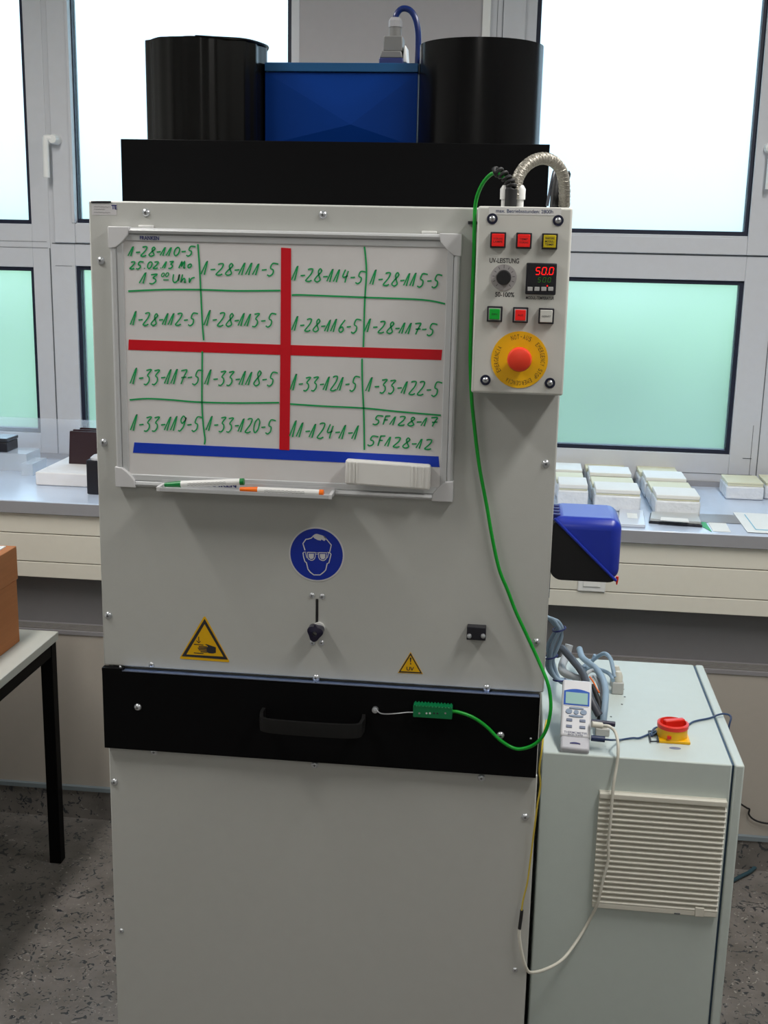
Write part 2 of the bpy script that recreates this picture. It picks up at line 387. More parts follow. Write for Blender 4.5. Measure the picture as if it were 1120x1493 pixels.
# window 3: right of the pillar
rx1 = wx(1098, 200)
rL = wx(767, 60); rR = (wx(1103, 40)+wx(1092, 340)+wx(1082, 560))/3
w3 = window('window_3', xB, wx(1111, 600), 0, [(rL, (wx(1103.5, 150)+wx(1091, 340))/2, (wz(1000, 342)+wz(1090, 345))/2, 2.87), (wx(775, 500), (wx(1087, 412)+wx(1070, 660))/2, (wz(980, 660)+wz(840, 654))/2, (wz(1000, 408)+wz(832, 404))/2)],
            [(xB+.02, wx(1111, 600), wz(1000, 372.5), wz(1000, 370.5)), (wx(733, 30), wx(733, 30)+.002, wz(1000, 372), 2.93), (wx(725, 30), wx(725, 30)+.0012, wz(1000, 372), 2.93),
             (wx(1083, 668), wx(1096, 668), wz(1090, 669), wz(1090, 668)), (wx(1096, 650), wx(1096, 650)+.0012, ZW0, wz(1090, 620)), (wx(990, 691), wx(1096, 691), wz(1040, 691), wz(1040, 690.3))])
MB().box(xB-.004, wx(715.5, 30), YW-.012, YW+.02, wz(1000, 372), 2.95).build('lit_reveal', WHITEPL, w3, .002)  # whiter colour stands in for window light on the reveal
MB().box(wx(733, 30)+.002, rL-.004, YW-.010, YW, wz(1000, 370), 2.93).build('sash', WINF, w3, .002)
sr0 = (wx(1104.5, 150)+wx(1092, 340))/2
MB().box(sr0+.002, wx(1111, 600)+.015, YW-.010, YW, wz(1000, 370), 2.93).build('sash', WINF, w3, .002)
MB().box(rL-.004, sr0+.002, YW-.010, YW, wz(1000, 370), wz(1000, 346)).build('sash', WINF, w3, .002)
# window 4: only its left frame shows
x4 = wx(1111, 600)
w4 = window('window_4', x4, WXR, 0, [(x4+.13, WXR-.1, wz(1000, 343), 2.87), (x4+.13, WXR-.1, zl0, zl1)], [(x4-.001, x4+.0015, ZW0, wz(1100, 372))])
h4 = at(1121, 216, YW-.012)
MB().lathe([(.0001, -.03), (.014, -.028), (.016, -.02), (.016, .002)], (h4.x, YW-.012, h4.z), 'y', 24).build('handle_base', WHITEPL, w4, smooth=True)
MB().tube([(h4.x, YW-.04, h4.z), (h4.x+.003, YW-.045, h4.z-.02), (h4.x+.003, YW-.045, h4.z-.13)], .009, 12).build('handle', WHITEPL, w4, smooth=True)

# lower cladding with ledge, baseboard
YCL = 1.42; ZL = (at(30, 925, YCL).z+at(1100, 978, YCL).z)/2-.002
struct(box('trim_1', CLAD, XL, XR, YCL, YCL+.02, .10, ZL))
gl = MB()
struct(box('trim_2', LEDGE, XL, XR, YCL-.004, YCL+.075, ZL, ZL+.012))
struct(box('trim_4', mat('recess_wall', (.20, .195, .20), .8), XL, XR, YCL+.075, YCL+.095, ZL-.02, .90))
for k in range(4): gl.box(XL, XR, YCL+.004+k*.013, YCL+.010+k*.013, ZL+.012, ZL+.017)
g_ = gl.build('trim_3', mat('grille_bar', (.20, .19, .18), .6)); struct(g_)
bb = struct(box('baseboard_back', FLOORM, XL, XR, YCL-.008, YCL, 0, .10))
struct(box('baseboard_back_cap', mat('cap_strip', (.20, .24, .26), .5), XL, XR, YCL-.014, YCL, .10, .114))

# ------------------------------------------------------------------ worktop along the windows
cnt = thing('window_counter', (.7, YCF, ZT-.04), 'long grey window worktop with cream panel fascia behind the machine', 'counter')
MB().box(XL+.01, XR-.01, YCF, YW-.002, ZT-.04, ZT).build('worktop', WTOP, cnt, .003)
MB().box(XL+.01, XR-.01, YCF-.002, YCF, ZT-.039, ZT-.003).build('edge_band', WEDGE, cnt)
MB().box(wx(900, 708)-3, XR-.01, YW-.012, YW-.002, ZT, ZT+.018).build('upstand', WEDGE, cnt)
yp = YCF+.012
zs_ = [at(60, 757, yp).z, (at(60, 780.5, yp).z+at(1000, 825, yp).z)/2, (at(60, 822, yp).z+at(1000, 867.5, yp).z)/2, (at(80, 846, yp).z+at(1000, 892, yp).z)/2]
zs_[0] = ZT-.04
for k in range(3):
    MB().box(XL+.01, XR-.01, yp, yp+.018, zs_[k+1]+.0025, zs_[k]-(.003 if k == 0 else 0)).build('fascia_panel', TRUNK, cnt, .0015)
MB().box(XL+.01, XR-.01, yp+.018, yp+.11, zs_[3]+.004, ZT-.04).build('cable_duct', TRUNK, cnt)
# socket in the fascia
sp = at(863, 849, yp); so = thing('light_switch', (sp.x, yp, sp.z), 'white square switch plate on the cream fascia under the blue box', 'switch')
q = .041
MB().box(sp.x-q, sp.x+q, yp-.006, yp-.0002, sp.z-.028, sp.z+.028+.02).build('frame', WHITEPL, so, .003)
MB().box(sp.x-q*.62, sp.x+q*.62, yp-.009, yp-.006, sp.z-.012, sp.z+.034).build('rocker', PAPER, so, .002)

# ------------------------------------------------------------------ the machine
XM0, XM1, ZM = 0.0, .8156, 1.9274
mc = thing('curing_machine', (.41, .3, 0), 'tall light grey curing machine cabinet with a black drawer band', 'machine')
ZD1 = 1.0831; ZD0 = .9274
MB().box(XM0+.004, XM1-.004, .012, .62, .02, ZM-.004).build('body', PANEL, mc, .003)
MB().box(XM0, XM1, 0, .012, ZD1+.004, ZM).build('upper_panel', PANEL, mc, .003)
MB().box(XM0+.003, XM1-.003, .003, .012, .03, ZD0-.003).build('lower_panel', PANEL, mc, .002)
for x, y in ((.06, .08), (.75, .08), (.06, .55), (.75, .55)):
    MB().lathe([(.025, 0), (.025, .006), (.012, .008), (.012, .03)], (x, y, 0), 'z', 20).build('foot', RUBBER, mc, smooth=True)
# black drawer
dr = MB().box(XM0+.001, XM1-.006, -.014, .003, ZD0, ZD1).build('drawer', BLACK, mc, .001)
lab(dr, 'matt black drawer front')
MB().box(XM0+.04, XM1-.008, -.0145, .001, ZD1, ZD1+.0014).build('bright_edge', mat('chrome_strip', (.5, .6, .85), .15, metal=1), dr)
MB().box(XM0+.001, XM0+.04, -.014, .001, ZD1-.001, ZD1+.004).build('corner_stop', BLACK, dr)
def hpt(u, v, y): p = at(u, v, y); return p
a = at(385, 1050, -.014); b = at(530, 1063, -.014)
hz = at(455, 1062, -.05).z
pts = [(a.x, -.012, hz+.006), (a.x, -.036, hz+.003), (a.x+.014, -.05, hz), ((a.x+b.x)/2, -.054, hz), (b.x-.014, -.05, hz), (b.x, -.036, hz+.003), (b.x, -.012, hz+.006)]
hb = MB(); pr = spline(pts, 6)
vs_ = []; fs_ = []
for i, p in enumerate(pr):
    t = (pr[min(i+1, len(pr)-1)]-pr[max(i-1, 0)]).normalized(); n_ = Vector((-t.y, t.x, 0)).normalized()
    for (dn, dz) in ((-.003, -.013), (.003, -.013), (.004, 0), (.003, .013), (-.003, .013), (-.004, 0)): vs_.append(p+n_*dn+Vector((0, 0, dz)))
for i in range(len(pr)-1):
    for k in range(6): fs_.append((i*6+k, i*6+(k+1) % 6, (i+1)*6+(k+1) % 6, (i+1)*6+k))
hb.add(vs_, fs_).build('drawer_handle', mat('handle_black', (.009, .009, .009), .45, spec=.3), dr, smooth=True)
for (u, v) in ((201, 1031), (730, 1072)): screw(dr, u, v, -.014)
screw(dr, 774, 1077, -.014, True).scale = (.4, .4, .4)
screw(dr, 158.5+17, 972.5, -.0145, True).scale = (.5, .5, .5)
for (u, v) in ((213, 310), (471, 313), (147, 380), (151, 645), (158, 897), (461, 988), (710, 1003), (796, 676), (782, 936), (225, 1096), (459, 1115), (702, 1134), (167, 1140), (766, 1191)):
    screw(mc, u, v, 0 if v < 1010 else .003)
for (u, v) in ((221, 969), (177, 1357), (751, 1414), (455, 868), (470, 869.5), (455.5, 937), (469, 937)): screw(mc, u, v, 0 if v < 1010 else .003, True)
# slot and clamp knob
a = at(462.5, 873, 0); b = at(462.5, 915, 0)
MB().box(a.x-.0024, a.x+.0024, -.001, 0, b.z, a.z).build('slot', RUBBER, mc, .0005)
kc = at(459.5, 923, -.02); kn = []
for i in range(48):
    t = 2*PI*i/48; rr = .0135+.0022*math.cos(3*(t-math.radians(20))); kn.append((kc.x+rr*math.cos(t), kc.z+rr*math.sin(t)))
kb = MB(); nO = 48; ri = .0044
inner = [(kc.x+ri*math.cos(2*PI*i/48), kc.z+ri*math.sin(2*PI*i/48)) for i in range(48)]
kb.add([(x, -.024, z) for x, z in kn]+[(x, -.026, z) for x, z in inner]+[(x, -.006, z) for x, z in kn]+[(x, -.006, z) for x, z in inner],
       [(i, (i+1) % 48, 48+(i+1) % 48, 48+i) for i in range(48)]+[(i, (i+1) % 48, 96+(i+1) % 48, 96+i) for i in range(48)]+[(96+i, 96+(i+1) % 48, 144+(i+1) % 48, 144+i) for i in range(48)]+[(48+i, 48+(i+1) % 48, 144+(i+1) % 48, 144+i) for i in range(48)])
kb.build('clamp_knob', mat('knob_navy', (.012, .01, .03), .2), mc, smooth=True)
MB().lathe([(.0001, -.016), (.0044, -.016), (.0044, 0)], (kc.x, 0, kc.z), 'y', 20).build('stud', PANEL, mc)
MB().lathe([(.0001, -.006), (.011, -.006), (.011, 0)], (kc.x+.004, 0, kc.z+.004), 'y', 24).build('washer', WHITEPL, mc)
# magnet clip
a = at(681, 914, -.018); b = at(708, 934.5, -.018)
cb = MB().box(a.x, b.x, -.018, 0, b.z, a.z).build('door_clip', BLACKPL, mc, .001)
for u in (684.5, 704.5):
    p = at(u, 927, -.018); MB().lathe([(.0001, -.0055), (.003, -.005), (.0042, -.003), (.0042, 0)], (p.x, -.018, p.z), 'y', 14).build('pin', STEEL, cb, smooth=True)
# hood
hx0 = at(177, 250, .19).x; hx1 = at(800, 250, .19).x; HZ = at(488, 206.5, .19).z
hood = MB().box(hx0, hx1, .19, .61, ZM-.004, HZ).build('hood', BLACK, mc, .001); lab(hood, 'flat matt black box on top of the cabinet')
# inventory sticker and cable clip
st = polypx([(134, 297), (170.5, 297), (170.5, 313.5), (134, 313.5)], 0, .0004, 'sticker', mat('sticker_silver', (.55, .54, .55), .4), mc)
p0 = at(166.5, 302, -.0006); text('TE', NAVY, st, p0.x, p0.z, -.0007, width=8*px(166, 302, 0), height=6*px(166, 302, 0), bold=.04)
for (u0, u1, v) in ((137, 161, 301.5), (137, 153, 305), (137, 161, 309.5)):
    a = at(u0, v, 0); b = at(u1, v+.4, 0)
    MB().ribbon([(a.x+(b.x-a.x)*k/24, a.z+(b.z-a.z)*k/24+.0006*((k*7) % 5-2)/2) for k in range(25)], .0008, -.0007).build('print_line', GREYPRINT, st)
polypx([(133, 293.2), (162, 293.2), (162, 296), (133, 296)], -.0006, .0008, 'edge_mark', BLACKPL, mc)
polypx([(683, 322.5), (698, 323), (698, 327.5), (683, 327)], 0, .012, 'cable_clip', BLACKPL, mc)

# drums on the hood
YD = .32; RD = .1145
def drum(cx, wob, label, m, z1):
    n = 160; v = []; f = []
    prof = [0, .3, .7, 1.0]
    def rad(t): return RD*(1+wob*(.010*math.sin(9*t+.5)+.008*math.sin(17*t+1.9)+.006*math.sin(26*t)))
    for h in prof:
        for i in range(n):
            t = 2*PI*i/n; r = rad(t)*(1-.004*wob*(1-h)); zt = HZ+.001+(z1-HZ)*h
            if h == 1.0: zt += wob*.0004*math.sin(3*t+2.4)+wob*.0005*math.sin(11*t)
            v.append((cx+r*math.cos(t), YD+r*math.sin(t), zt))
    k = len(prof)
    for h in (1.0, .02):
        for i in range(n):
            t = 2*PI*i/n; r = rad(t)-.003; v.append((cx+r*math.cos(t), YD+r*math.sin(t), HZ+.001+(z1-HZ)*h+(wob*.0004*math.sin(3*t+2.4)+wob*.0005*math.sin(11*t) if h == 1 else 0)))
    for j in range(k+1):
        for i in range(n): f.append((j*n+i, j*n+(i+1) % n, (j+1)*n+(i+1) % n, (j+1)*n+i))
    f.append(tuple(range((k+1)*n, (k+2)*n)))
    root = thing('exhaust_drum', (cx, YD, HZ), label, 'drum', 'black drums on top of the machine')
    MB().add(v, f).build('shell', m, root, smooth=True, auto=math.radians(60))
    return root
xl_ = (at(216.5, 140, YD).x+at(388, 140, YD).x)/2; xr_ = (at(613, 140, YD).x+at(788, 140, YD).x)/2
d1 = drum(xl_, 1, 'black drum wrapped in crumpled foil, left one above the whiteboard', BLACKFOIL, 2.2235)
d2 = drum(xr_, 0, 'smooth satin black drum, right one near the plug with the hose', BLACKSAT, 2.2235)
# foil overhang lip on drum 1
lip = []
for i in range(34):
    t = math.radians(-85+i*5.2); r = RD*1.014; lip.append((xl_+r*math.cos(t), YD+r*math.sin(t), 2.2240+.0004*math.sin(3*t+2.4)+.0006*math.sin(7*t)))
MB().tube(lip, [.0016+.0012*math.sin(PI*i/33) for i in range(34)], 8).build('foil_edge', BLACKFOIL, d1, smooth=True)
# blue housing
bx0, bx1, by0 = xl_+RD*1.025, min(at(612.8, 96, .30).x, xr_-RD-.001), .30
bzt = at(500, 91.5, by0).z
bh = thing('lamp_housing', ((bx0+bx1)/2, .4, HZ), 'blue sheet metal housing with creased front between the two drums', 'housing')
lidh = 13*px(500, 95, by0)
fz1 = bzt-lidh; fc = at(512, 182, by0)
b = MB(); y_ = by0+.004
b.add([(bx0, y_, HZ+.001), (bx1-.0008, y_, HZ+.001), (bx1-.0008, y_, fz1), (bx0, y_, fz1), (fc.x, y_-.010, fc.z), (bx0, .55, HZ+.001), (bx1-.0008, .55, HZ+.001), (bx1-.0008, .55, fz1), (bx0, .55, fz1)],
      [(0, 1, 4), (1, 2, 4), (2, 3, 4), (3, 0, 4), (5, 8, 7, 6), (0, 5, 6, 1), (1, 6, 7, 2), (2, 7, 8, 3), (3, 8, 5, 0)])
b.build('case', BLUEH, bh)
MB().box(bx0, bx1, by0-.001, .552, fz1+.001, bzt).build('lid', mat('blue_lid', (.005, .07, .19), .4), bh, .001)
# plug on it
PLUGG = mat('plug_dark_grey', (.17, .17, .165), .45)
YP = .36
pl = thing('power_plug', (at(572, 90, YP).x, YP, bzt), 'grey hooded plug with looping dark blue cable on the blue housing', 'plug')
def slab(u0, u1, v0, v1, y, th, name, m, par, bev=.0015, top=None):
    a = at(u0, v1, y); b = at(u1, v0, y); 
    if top is None: return MB().box(a.x, b.x, y, y+th, a.z, b.z).build(name, m, par, bev)
    k = (b.x-a.x)*top
    return MB().prism_y([(a.x, a.z), (b.x, a.z), (b.x-k, b.z), (a.x+k, b.z)], y, y+th).build(name, m, par, bev)
zc_ = bzt
a = at(552.5, 84, YP); b = at(588, 84, YP)
MB().box(a.x, b.x, YP, YP+.05, bzt, a.z).build('socket_base', mat('plug_navy', (.02, .03, .12), .4), pl, .002)
slab(553.5, 587, 74, 84.3, YP+.001, .048, 'collar', PLUGG, pl, .002, .06)
slab(559, 587, 52, 74.5, YP+.003, .044, 'hood', PLUGG, pl, .002)
slab(586.5, 594, 66, 91, YP+.006, .05, 'lever', WHITEPL, pl, .002, .3)
c0 = at(576.5, 52, YP+.025); c1 = at(576.5, 40, YP+.025); c2 = at(577, 26, YP+.025)
MB().lathe([(.012, c0.z-.002), (.012, c1.z)], (c0.x, YP+.025, 0), 'z', 24).build('neck', PLUGG, pl, smooth=True)
MB().lathe([(.0135, c1.z), (.0135, c2.z-.006), (.0095, c2.z)], (c2.x, YP+.025, 0), 'z', 8).build('cable_nut', mat('nut_grey', (.30, .30, .31), .45), pl)
P = [at(u, v, YP+.025) for u, v in ((577, 30), (578, 22), (584, 14), (592, 12.5), (600, 17), (606, 28), (609.5, 45), (610, 65), (609, 90))]
P += [P[-1]+Vector((0, 0, -.004))]
MB().tube(spline(P, 6), .0058, 14).build('cable', mat('dark_blue_cable', (.006, .02, .12), .25), pl, smooth=True)

# ------------------------------------------------------------------ whiteboard
BX0 = .0404; BZ1 = 1.8839; BX1 = BX0+.6; BZ0 = BZ1-.45; YBd = -.016
wbd = thing('whiteboard', (BX0+.3, -.01, BZ0), 'small framed whiteboard with green handwritten numbers on the machine front', 'whiteboard')
MB().box(BX0+.01, BX1-.01, -.009, -.001, BZ0+.01, BZ1-.01).build('writing_surface', BOARD, wbd)
YS = -.009
def rail(p0, p1, inward):   # p0->p1 along the outer edge, profile goes inward
    prof = [(0, -.001), (0, -.011), (.002, -.0155), (.005, -.017), (.009, -.0155), (.0105, -.012), (.0112, -.0105), (.0118, -.0122), (.021, -.0112), (.0225, -.009), (.0225, -.001)]
    v = []; n = len(prof)
    for p in (p0, p1):
        for w_, y in prof:
            v.append((p[0]+inward[0]*w_, y, p[1]+inward[1]*w_))
    f = [(i, i+1, n+i+1, n+i) for i in range(n-1)]+[tuple(range(n)), tuple(range(2*n-1, n-1, -1))]
    return MB().add(v, f).build('frame_rail', ALU, wbd, smooth=True, auto=math.radians(30))
rail((BX0, BZ1), (BX1, BZ1), (0, -1)); rail((BX0, BZ0), (BX1, BZ0), (0, 1)); rail((BX0, BZ0), (BX0, BZ1), (1, 0)); rail((BX1, BZ0), (BX1, BZ1), (-1, 0))
for (x, z, sx, sz) in ((BX0, BZ1, 1, -1), (BX1, BZ1, -1, -1), (BX0, BZ0, 1, 1), (BX1, BZ0, -1, 1)):
    o = .0012; pts = [(x-sx*o, z-sz*o), (x+sx*.036, z-sz*o), (x+sx*.034, z+sz*.012), (x+sx*.027, z+sz*.021), (x+sx*.021, z+sz*.027), (x+sx*.012, z+sz*.034), (x-sx*o, z+sz*.036)]
    MB().prism_y(pts, -.0185, -.0005).build('corner_cap', CORNER, wbd, .0015)
for u in (212, 626):
    p = at(u, 332, -.01); MB().box(p.x-.0125, p.x+.0125, -.010, -.001, BZ1, BZ1+.0045).build('hanger', WHITEPL, wbd, .001)
p = at(218, 347, -.0122); text('FRANKEN', NAVY, wbd, p.x, p.z, -.0126, width=28*px(218, 347, 0), height=5.2*px(218, 347, 0), bold=.03)
Yt = YS-.0004
def tape(pts, name, m): return polypx(pts, YS, .0006, name, m, wbd)
lab(tape([(188, 495), (411, 502.5), (645, 510), (643.5, 525), (411, 517.5), (187, 510)], 'tape_strip', REDTAPE), 'red horizontal tape')
v_ = polypx([(410, 361), (424.5, 362), (424, 510), (422, 656.5), (407.5, 655.5), (409, 510)], YS-.0007, .0005, 'tape_strip', REDTAPE, wbd); lab(v_, 'red vertical tape')
lab(tape([(196, 645), (420, 655), (639.5, 665.5), (641, 681), (420, 670.5), (194, 660)], 'tape_strip', BLUETAPE), 'blue tape')
# handwriting: glyphs in a unit box (x right, y up)
G = {
 '1': [[(-.22, .04), (.38, .94), (.50, 1.0), (.47, .7), (.34, 0)]], '-': [[(.05, .42), (.95, .46)]], '.': [[(.4, 0), (.5, .05), (.55, 0)]],
 '2': [[(.05, .92), (.35, 1.0), (.72, .95), (.62, .6), (.25, .25), (.05, .02), (.5, -.02), (.85, .08)]],
 'Z': [[(0, .85), (.35, 1), (.7, .95), (.55, .6), (.2, .2), (.15, -.05), (.5, 0)]],
 '3': [[(.05, .92), (.75, .98), (.35, .6), (.62, .45), (.72, .2), (.45, -.03), (.05, .0)]],
 '8': [[(.85, .85), (.6, 1), (.4, .8), (.6, .45), (.85, .12), (.45, -.03), (.1, .12), (.4, .45), (.75, .7), (.85, .88)]],
 '0': [[(.5, 1), (.15, .75), (.1, .25), (.4, 0), (.75, .25), (.8, .75), (.5, 1)]],
 '5': [[(1.05, .95), (.4, 1.0), (.25, .6), (.6, .45), (.62, .12), (.3, -.05), (.0, .05)]],
 '4': [[(.3, 1), (.1, .45), (.5, .45), (.75, .55)], [(.72, .9), (.6, .4), (.55, 0)]],
 '6': [[(.75, 1), (.35, .6), (.12, .2), (.4, -.02), (.75, .15), (.55, .42), (.2, .3)]],
 '7': [[(.05, .92), (.5, .98), (.85, .95), (.6, .5), (.4, 0)], [(.25, .45), (.95, .5)]],
 '9': [[(.75, .85), (.4, 1), (.15, .75), (.4, .5), (.75, .7), (.8, .9), (.7, .3), (.3, -.02), (.05, .05)]],
 'F': [[(.25, 1), (.1, 0)], [(.2, .97), (.85, 1)], [(.15, .55), (.6, .55)]],
 'M': [[(0, 0), (.3, .95), (.32, .2), (.65, .95), (.7, 0), (.85, .1)]], 'o': [[(.5, .6), (.15, .4), (.3, .02), (.7, .15), (.7, .5), (.4, .6)]],
 'U': [[(.05, 1), (.1, .3), (.4, 0), (.75, .3), (.8, 1), (.82, .2)]], 'h': [[(.1, 1), (.08, 0)], [(.08, .1), (.4, .5), (.6, .35), (.62, 0), (.8, .1)]], 'r': [[(.05, .6), (.2, 0), (.4, .5), (.9, .65)]], ' ': []}
W = {'1': .64, '-': .58, '.': .45, ' ': .55, '2': .85, '3': .85, '8': .85, '5': .95, 'F': .8, 'M': 1.1, 'U': 1.0, 'h': .9, 'r': .8}
INKW = .0024
def write(s, u0, v0, u1, v1, h, wd=INKW):
    tot = sum(W.get(c, .85)+.12 for c in s)-.12; b = MB(); acc = 0; shr = 1.0
    rnd = random.Random(sum(ord(c)*(i+3) for i, c in enumerate(s)))
    for i, c in enumerate(s):
        w_ = W.get(c, .85)
        hh = h*(1.15 if i == 0 and c == '1' else 1)*(1+rnd.uniform(-.06, .06))
        for st_ in G[c]:
            gp = []
            for (x, y) in st_:
                k = (acc+x*w_)/tot; uu = u0+(u1-u0)*k+.20*h*(y-.3); vv = v0+(v1-v0)*k-y*hh
                gp.append(at(uu, vv, YS-.0012))
            sm = len(gp) > 3 and c not in '1'
            line = spline(gp, 4) if sm else gp
            if c == '1': b.ribbon([(p.x, p.z) for p in gp[:2]], wd*.9, YS-.0013); b.ribbon([(p.x, p.z) for p in gp[1:]], wd, YS-.0012)
            else: b.ribbon([(p.x, p.z) for p in line], wd, YS-.0012)
        acc += w_+.12
    return b.build('handwritten_entry', GREENINK, wbd)
for a in (('1-28-110-5', 189, 373.5, 283, 372.5, 13), ('25.02.13 Mo', 189.5, 392, 281, 390.5, 10), ('13', 206, 413.5, 231, 413, 13.5), ('Uhr', 251, 412, 284, 412, 12),
          ('1-28-111-5', 296, 400.5, 403, 401.5, 17), ('1-28-112-5', 192.5, 474, 286, 474, 17), ('1-28-113-5', 300, 475, 400, 476, 19),
          ('1-28-114-5', 428, 409, 531, 413, 18), ('1-28-115-5', 542, 415, 642, 419, 19), ('1-28-116-5', 428, 482, 524, 485, 18), ('1-28-117-5', 534, 484, 635, 489, 17),
          ('1-33-117-5', 192.5, 560, 293, 560, 21), ('1-33-118-5', 301, 561, 402, 562, 20), ('1-33-119-5', 193, 628, 292, 628, 21), ('1-33-120-5', 303, 628, 399, 632, 20),
          ('1-33-121-5', 426, 569, 522, 569.5, 20), ('1-33-122-5', 536, 571, 642, 577.5, 19), ('11-124-1-1', 425, 637, 524, 641, 21),
          ('5F128-17', 544, 618.5, 638, 622, 13), ('5F128-12', 536.5, 649, 631, 655.5, 14)):
    write(*a)
write('00', 235, 403.5, 246.5, 403.5, 6, .0018)
def line(pts, wd=.0028):
    P = spline([at(u, v, YS-.001) for u, v in pts], 5); return MB().ribbon([(p.x, p.z) for p in P], wd, YS-.0011).build('ruled_line', GREENINK, wbd)
line([(238, 408), (246, 408)], .002)
for L_ in ([(187, 424.5), (240, 422.2), (300, 422.5), (345, 424), (409, 423.5)], [(425.5, 430.5), (440, 430), (530, 433.5), (615, 437), (649, 443)],
           [(288.5, 356), (291, 390), (293, 430), (295, 470), (297, 496)], [(531.5, 359.5), (534.5, 395), (532, 440), (530, 506)],
           [(295, 512), (294.5, 585), (296.5, 620), (299, 640), (298, 648)], [(528, 523), (528.5, 560), (530.5, 600), (531.5, 656)],
           [(189, 583), (215, 581.2), (250, 583), (285, 586), (340, 587.5), (407, 587)], [(423, 589), (470, 592), (530, 595), (580, 600), (643, 605.5)]): line(L_)
# marker tray (clipped to the lower rail)
ta = at(228.6, 709, -.05); tb = at(484.5, 719, -.05); tz = BZ0+.004
tr = thing('marker_tray', ((ta.x+tb.x)/2, -.03, tz), 'narrow aluminium pen tray clipped under the whiteboard', 'tray')
tx0, tx1 = ta.x, tb.x
tm = MB(); tm.box(tx0, tx1, -.050, -.017, tz-.0015, tz); tm.box(tx0, tx1, -.0525, -.050, tz-.0015, tz+.0045); tm.box(tx0, tx1, -.019, -.0172, tz-.0015, tz+.012)
tm.build('channel', ALU, tr)
for x in (tx0, tx1-.006): MB().box(x, x+.006, -.0535, -.0172, tz-.0025, tz+.0065).build('end_cap', CORNER, tr, .0012)
text('FRANKEN', NAVY, tr, at(318, 706.5, -.0192).x, tz+.0075, -.0194, width=.066, height=.0075, bold=.03)
def marker(u0, v0, u1, v1, y, capm, label, capfrac, lead=.0065, plugm=None, z0=None, zz=None):
    a = at(u0, v0, y); b = at(u1, v1, y); 
    if zz: a.z, b.z = zz
    root = thing('marker_pen', (a+b)/2, label, 'pen', 'markers in the tray')
    d = (b-a); r = .0058
    def seg(t0, t1, rs, nm, m_):
        n = len(rs); pts = [a+d*(t0+(t1-t0)*k/(n-1)) for k in range(n)]
        return MB().tube(pts, [q_*r for q_ in rs], 18).build(nm, m_, root, smooth=True)
    seg(0, capfrac, [.62, .75, .82, .9, 1.02], 'cap', capm)
    seg(capfrac, .95, [1, 1, 1], 'barrel', WHITEPL)
    seg(.95, 1, [1.04, 1.04], 'end_plug', plugm or capm)
    c = a+d*.56; 
    for k in range(2):
        q0 = a+d*.30; q1 = a+d*.78
        MB().ribbon([((q0+(q1-q0)*j/40).x, (q0+(q1-q0)*j/40).z+.0018-k*.0028+.0004*((j*5) % 4-1.5)) for j in range(41)], .0007, min(a.y, b.y)-r-.0003).build('print_line', GREYPRINT, root)
    return root
zb_ = tz+.006
marker(240, 701, 356, 697, -.035, GREENM, 'white whiteboard marker with green cap lying on the tray', .21, zz=(tz+.0065, tz+.0185))
marker(350, 706, 472, 711.5, -.0425, ORANGE, 'white whiteboard marker with orange cap lying on the tray', .215, zz=(tz+.0062, tz+.0062))
# eraser on the board
a = at(504, 671, -.035); b = at(627, 713, -.035)
er = thing('board_eraser', ((a.x+b.x)/2, -.03, b.z), 'white ribbed whiteboard eraser stuck over the lower right frame', 'eraser')
ez0 = (at(505, 706, -.035).z+at(627, 714, -.035).z)/2; ez1 = (at(505, 671, -.035).z+at(627, 677, -.035).z)/2
def rotslab(x0, x1, y0, y1, z0, z1, sl):   # slightly tilted block
    c_ = (x0+x1)/2; f = lambda x: -(x-c_)*sl
    return MB().add([(x0,y0,z0+f(x0)),(x1,y0,z0+f(x1)),(x1,y1,z0+f(x1)),(x0,y1,z0+f(x0)),(x0,y0,z1+f(x0)),(x1,y0,z1+f(x1)),(x1,y1,z1+f(x1)),(x0,y1,z1+f(x0))],
                    [(0,3,2,1),(4,5,6,7),(0,1,5,4),(1,2,6,5),(2,3,7,6),(3,0,4,7)])
rotslab(a.x, b.x, -.040, -.021, ez0, ez1, .028).build('body', ERASER, er, .004, seg=3)
rotslab(a.x+.003, b.x-.003, -.021, -.0096, ez0+.026, ez1-.003, .028).build('felt_pad', PAPER, er, .001)
for k, u in enumerate((511, 517, 521, 601, 607, 617)):
    x = a.x+(u-504)/123*(b.x-a.x); rotslab(x-.0012, x+.0012, -.0418, -.039, ez0+.003-(x-(a.x+b.x)/2)*.028, ez1-.003-(x-(a.x+b.x)/2)*.028, 0).build('rib', ERASER, er, .0008)

# ------------------------------------------------------------------ signs
def sign_root(name, u, v, label): return thing(name, at(u, v, 0), label, 'sign')
sg = sign_root('safety_sign', 461.5, 808, 'round blue sign of a head wearing goggles below the whiteboard')
sc = at(461.7, 808.2, 0); pr_ = px(461, 808, 0)
MB().lathe([(40.2*pr_, -.0008), (40.2*pr_, 0)], sc, 'y', 64).build('rim', SIGNWHITE, sg)
MB().lathe([(38.2*pr_, -.0011), (38.2*pr_, -.0008)], sc, 'y', 64).build('disc', SIGNBLUE, sg)
def sz(x, z): return at(410+x/11.2, 760+z/11.2, -.0014)
pic = MB()
def strk(pts, wpx): pic.ribbon([(sz(*p).x, sz(*p).z) for p in pts], wpx/11.2*pr_, -.0014)
def fill(pts):
    k = [(sz(*p).x, sz(*p).z) for p in pts]; pic.prism_y(k, -.0014, -.0012)
strk([(530, 240), (490, 275), (440, 290), (405, 293), (355, 365), (372, 420), (390, 475)], 17)
strk([(700, 245), (750, 305), (818, 387), (805, 450), (790, 510)], 17)
fill([(512, 240), (548, 212), (585, 205), (715, 245), (735, 290), (705, 322), (655, 297), (648, 317), (595, 305), (545, 280)])
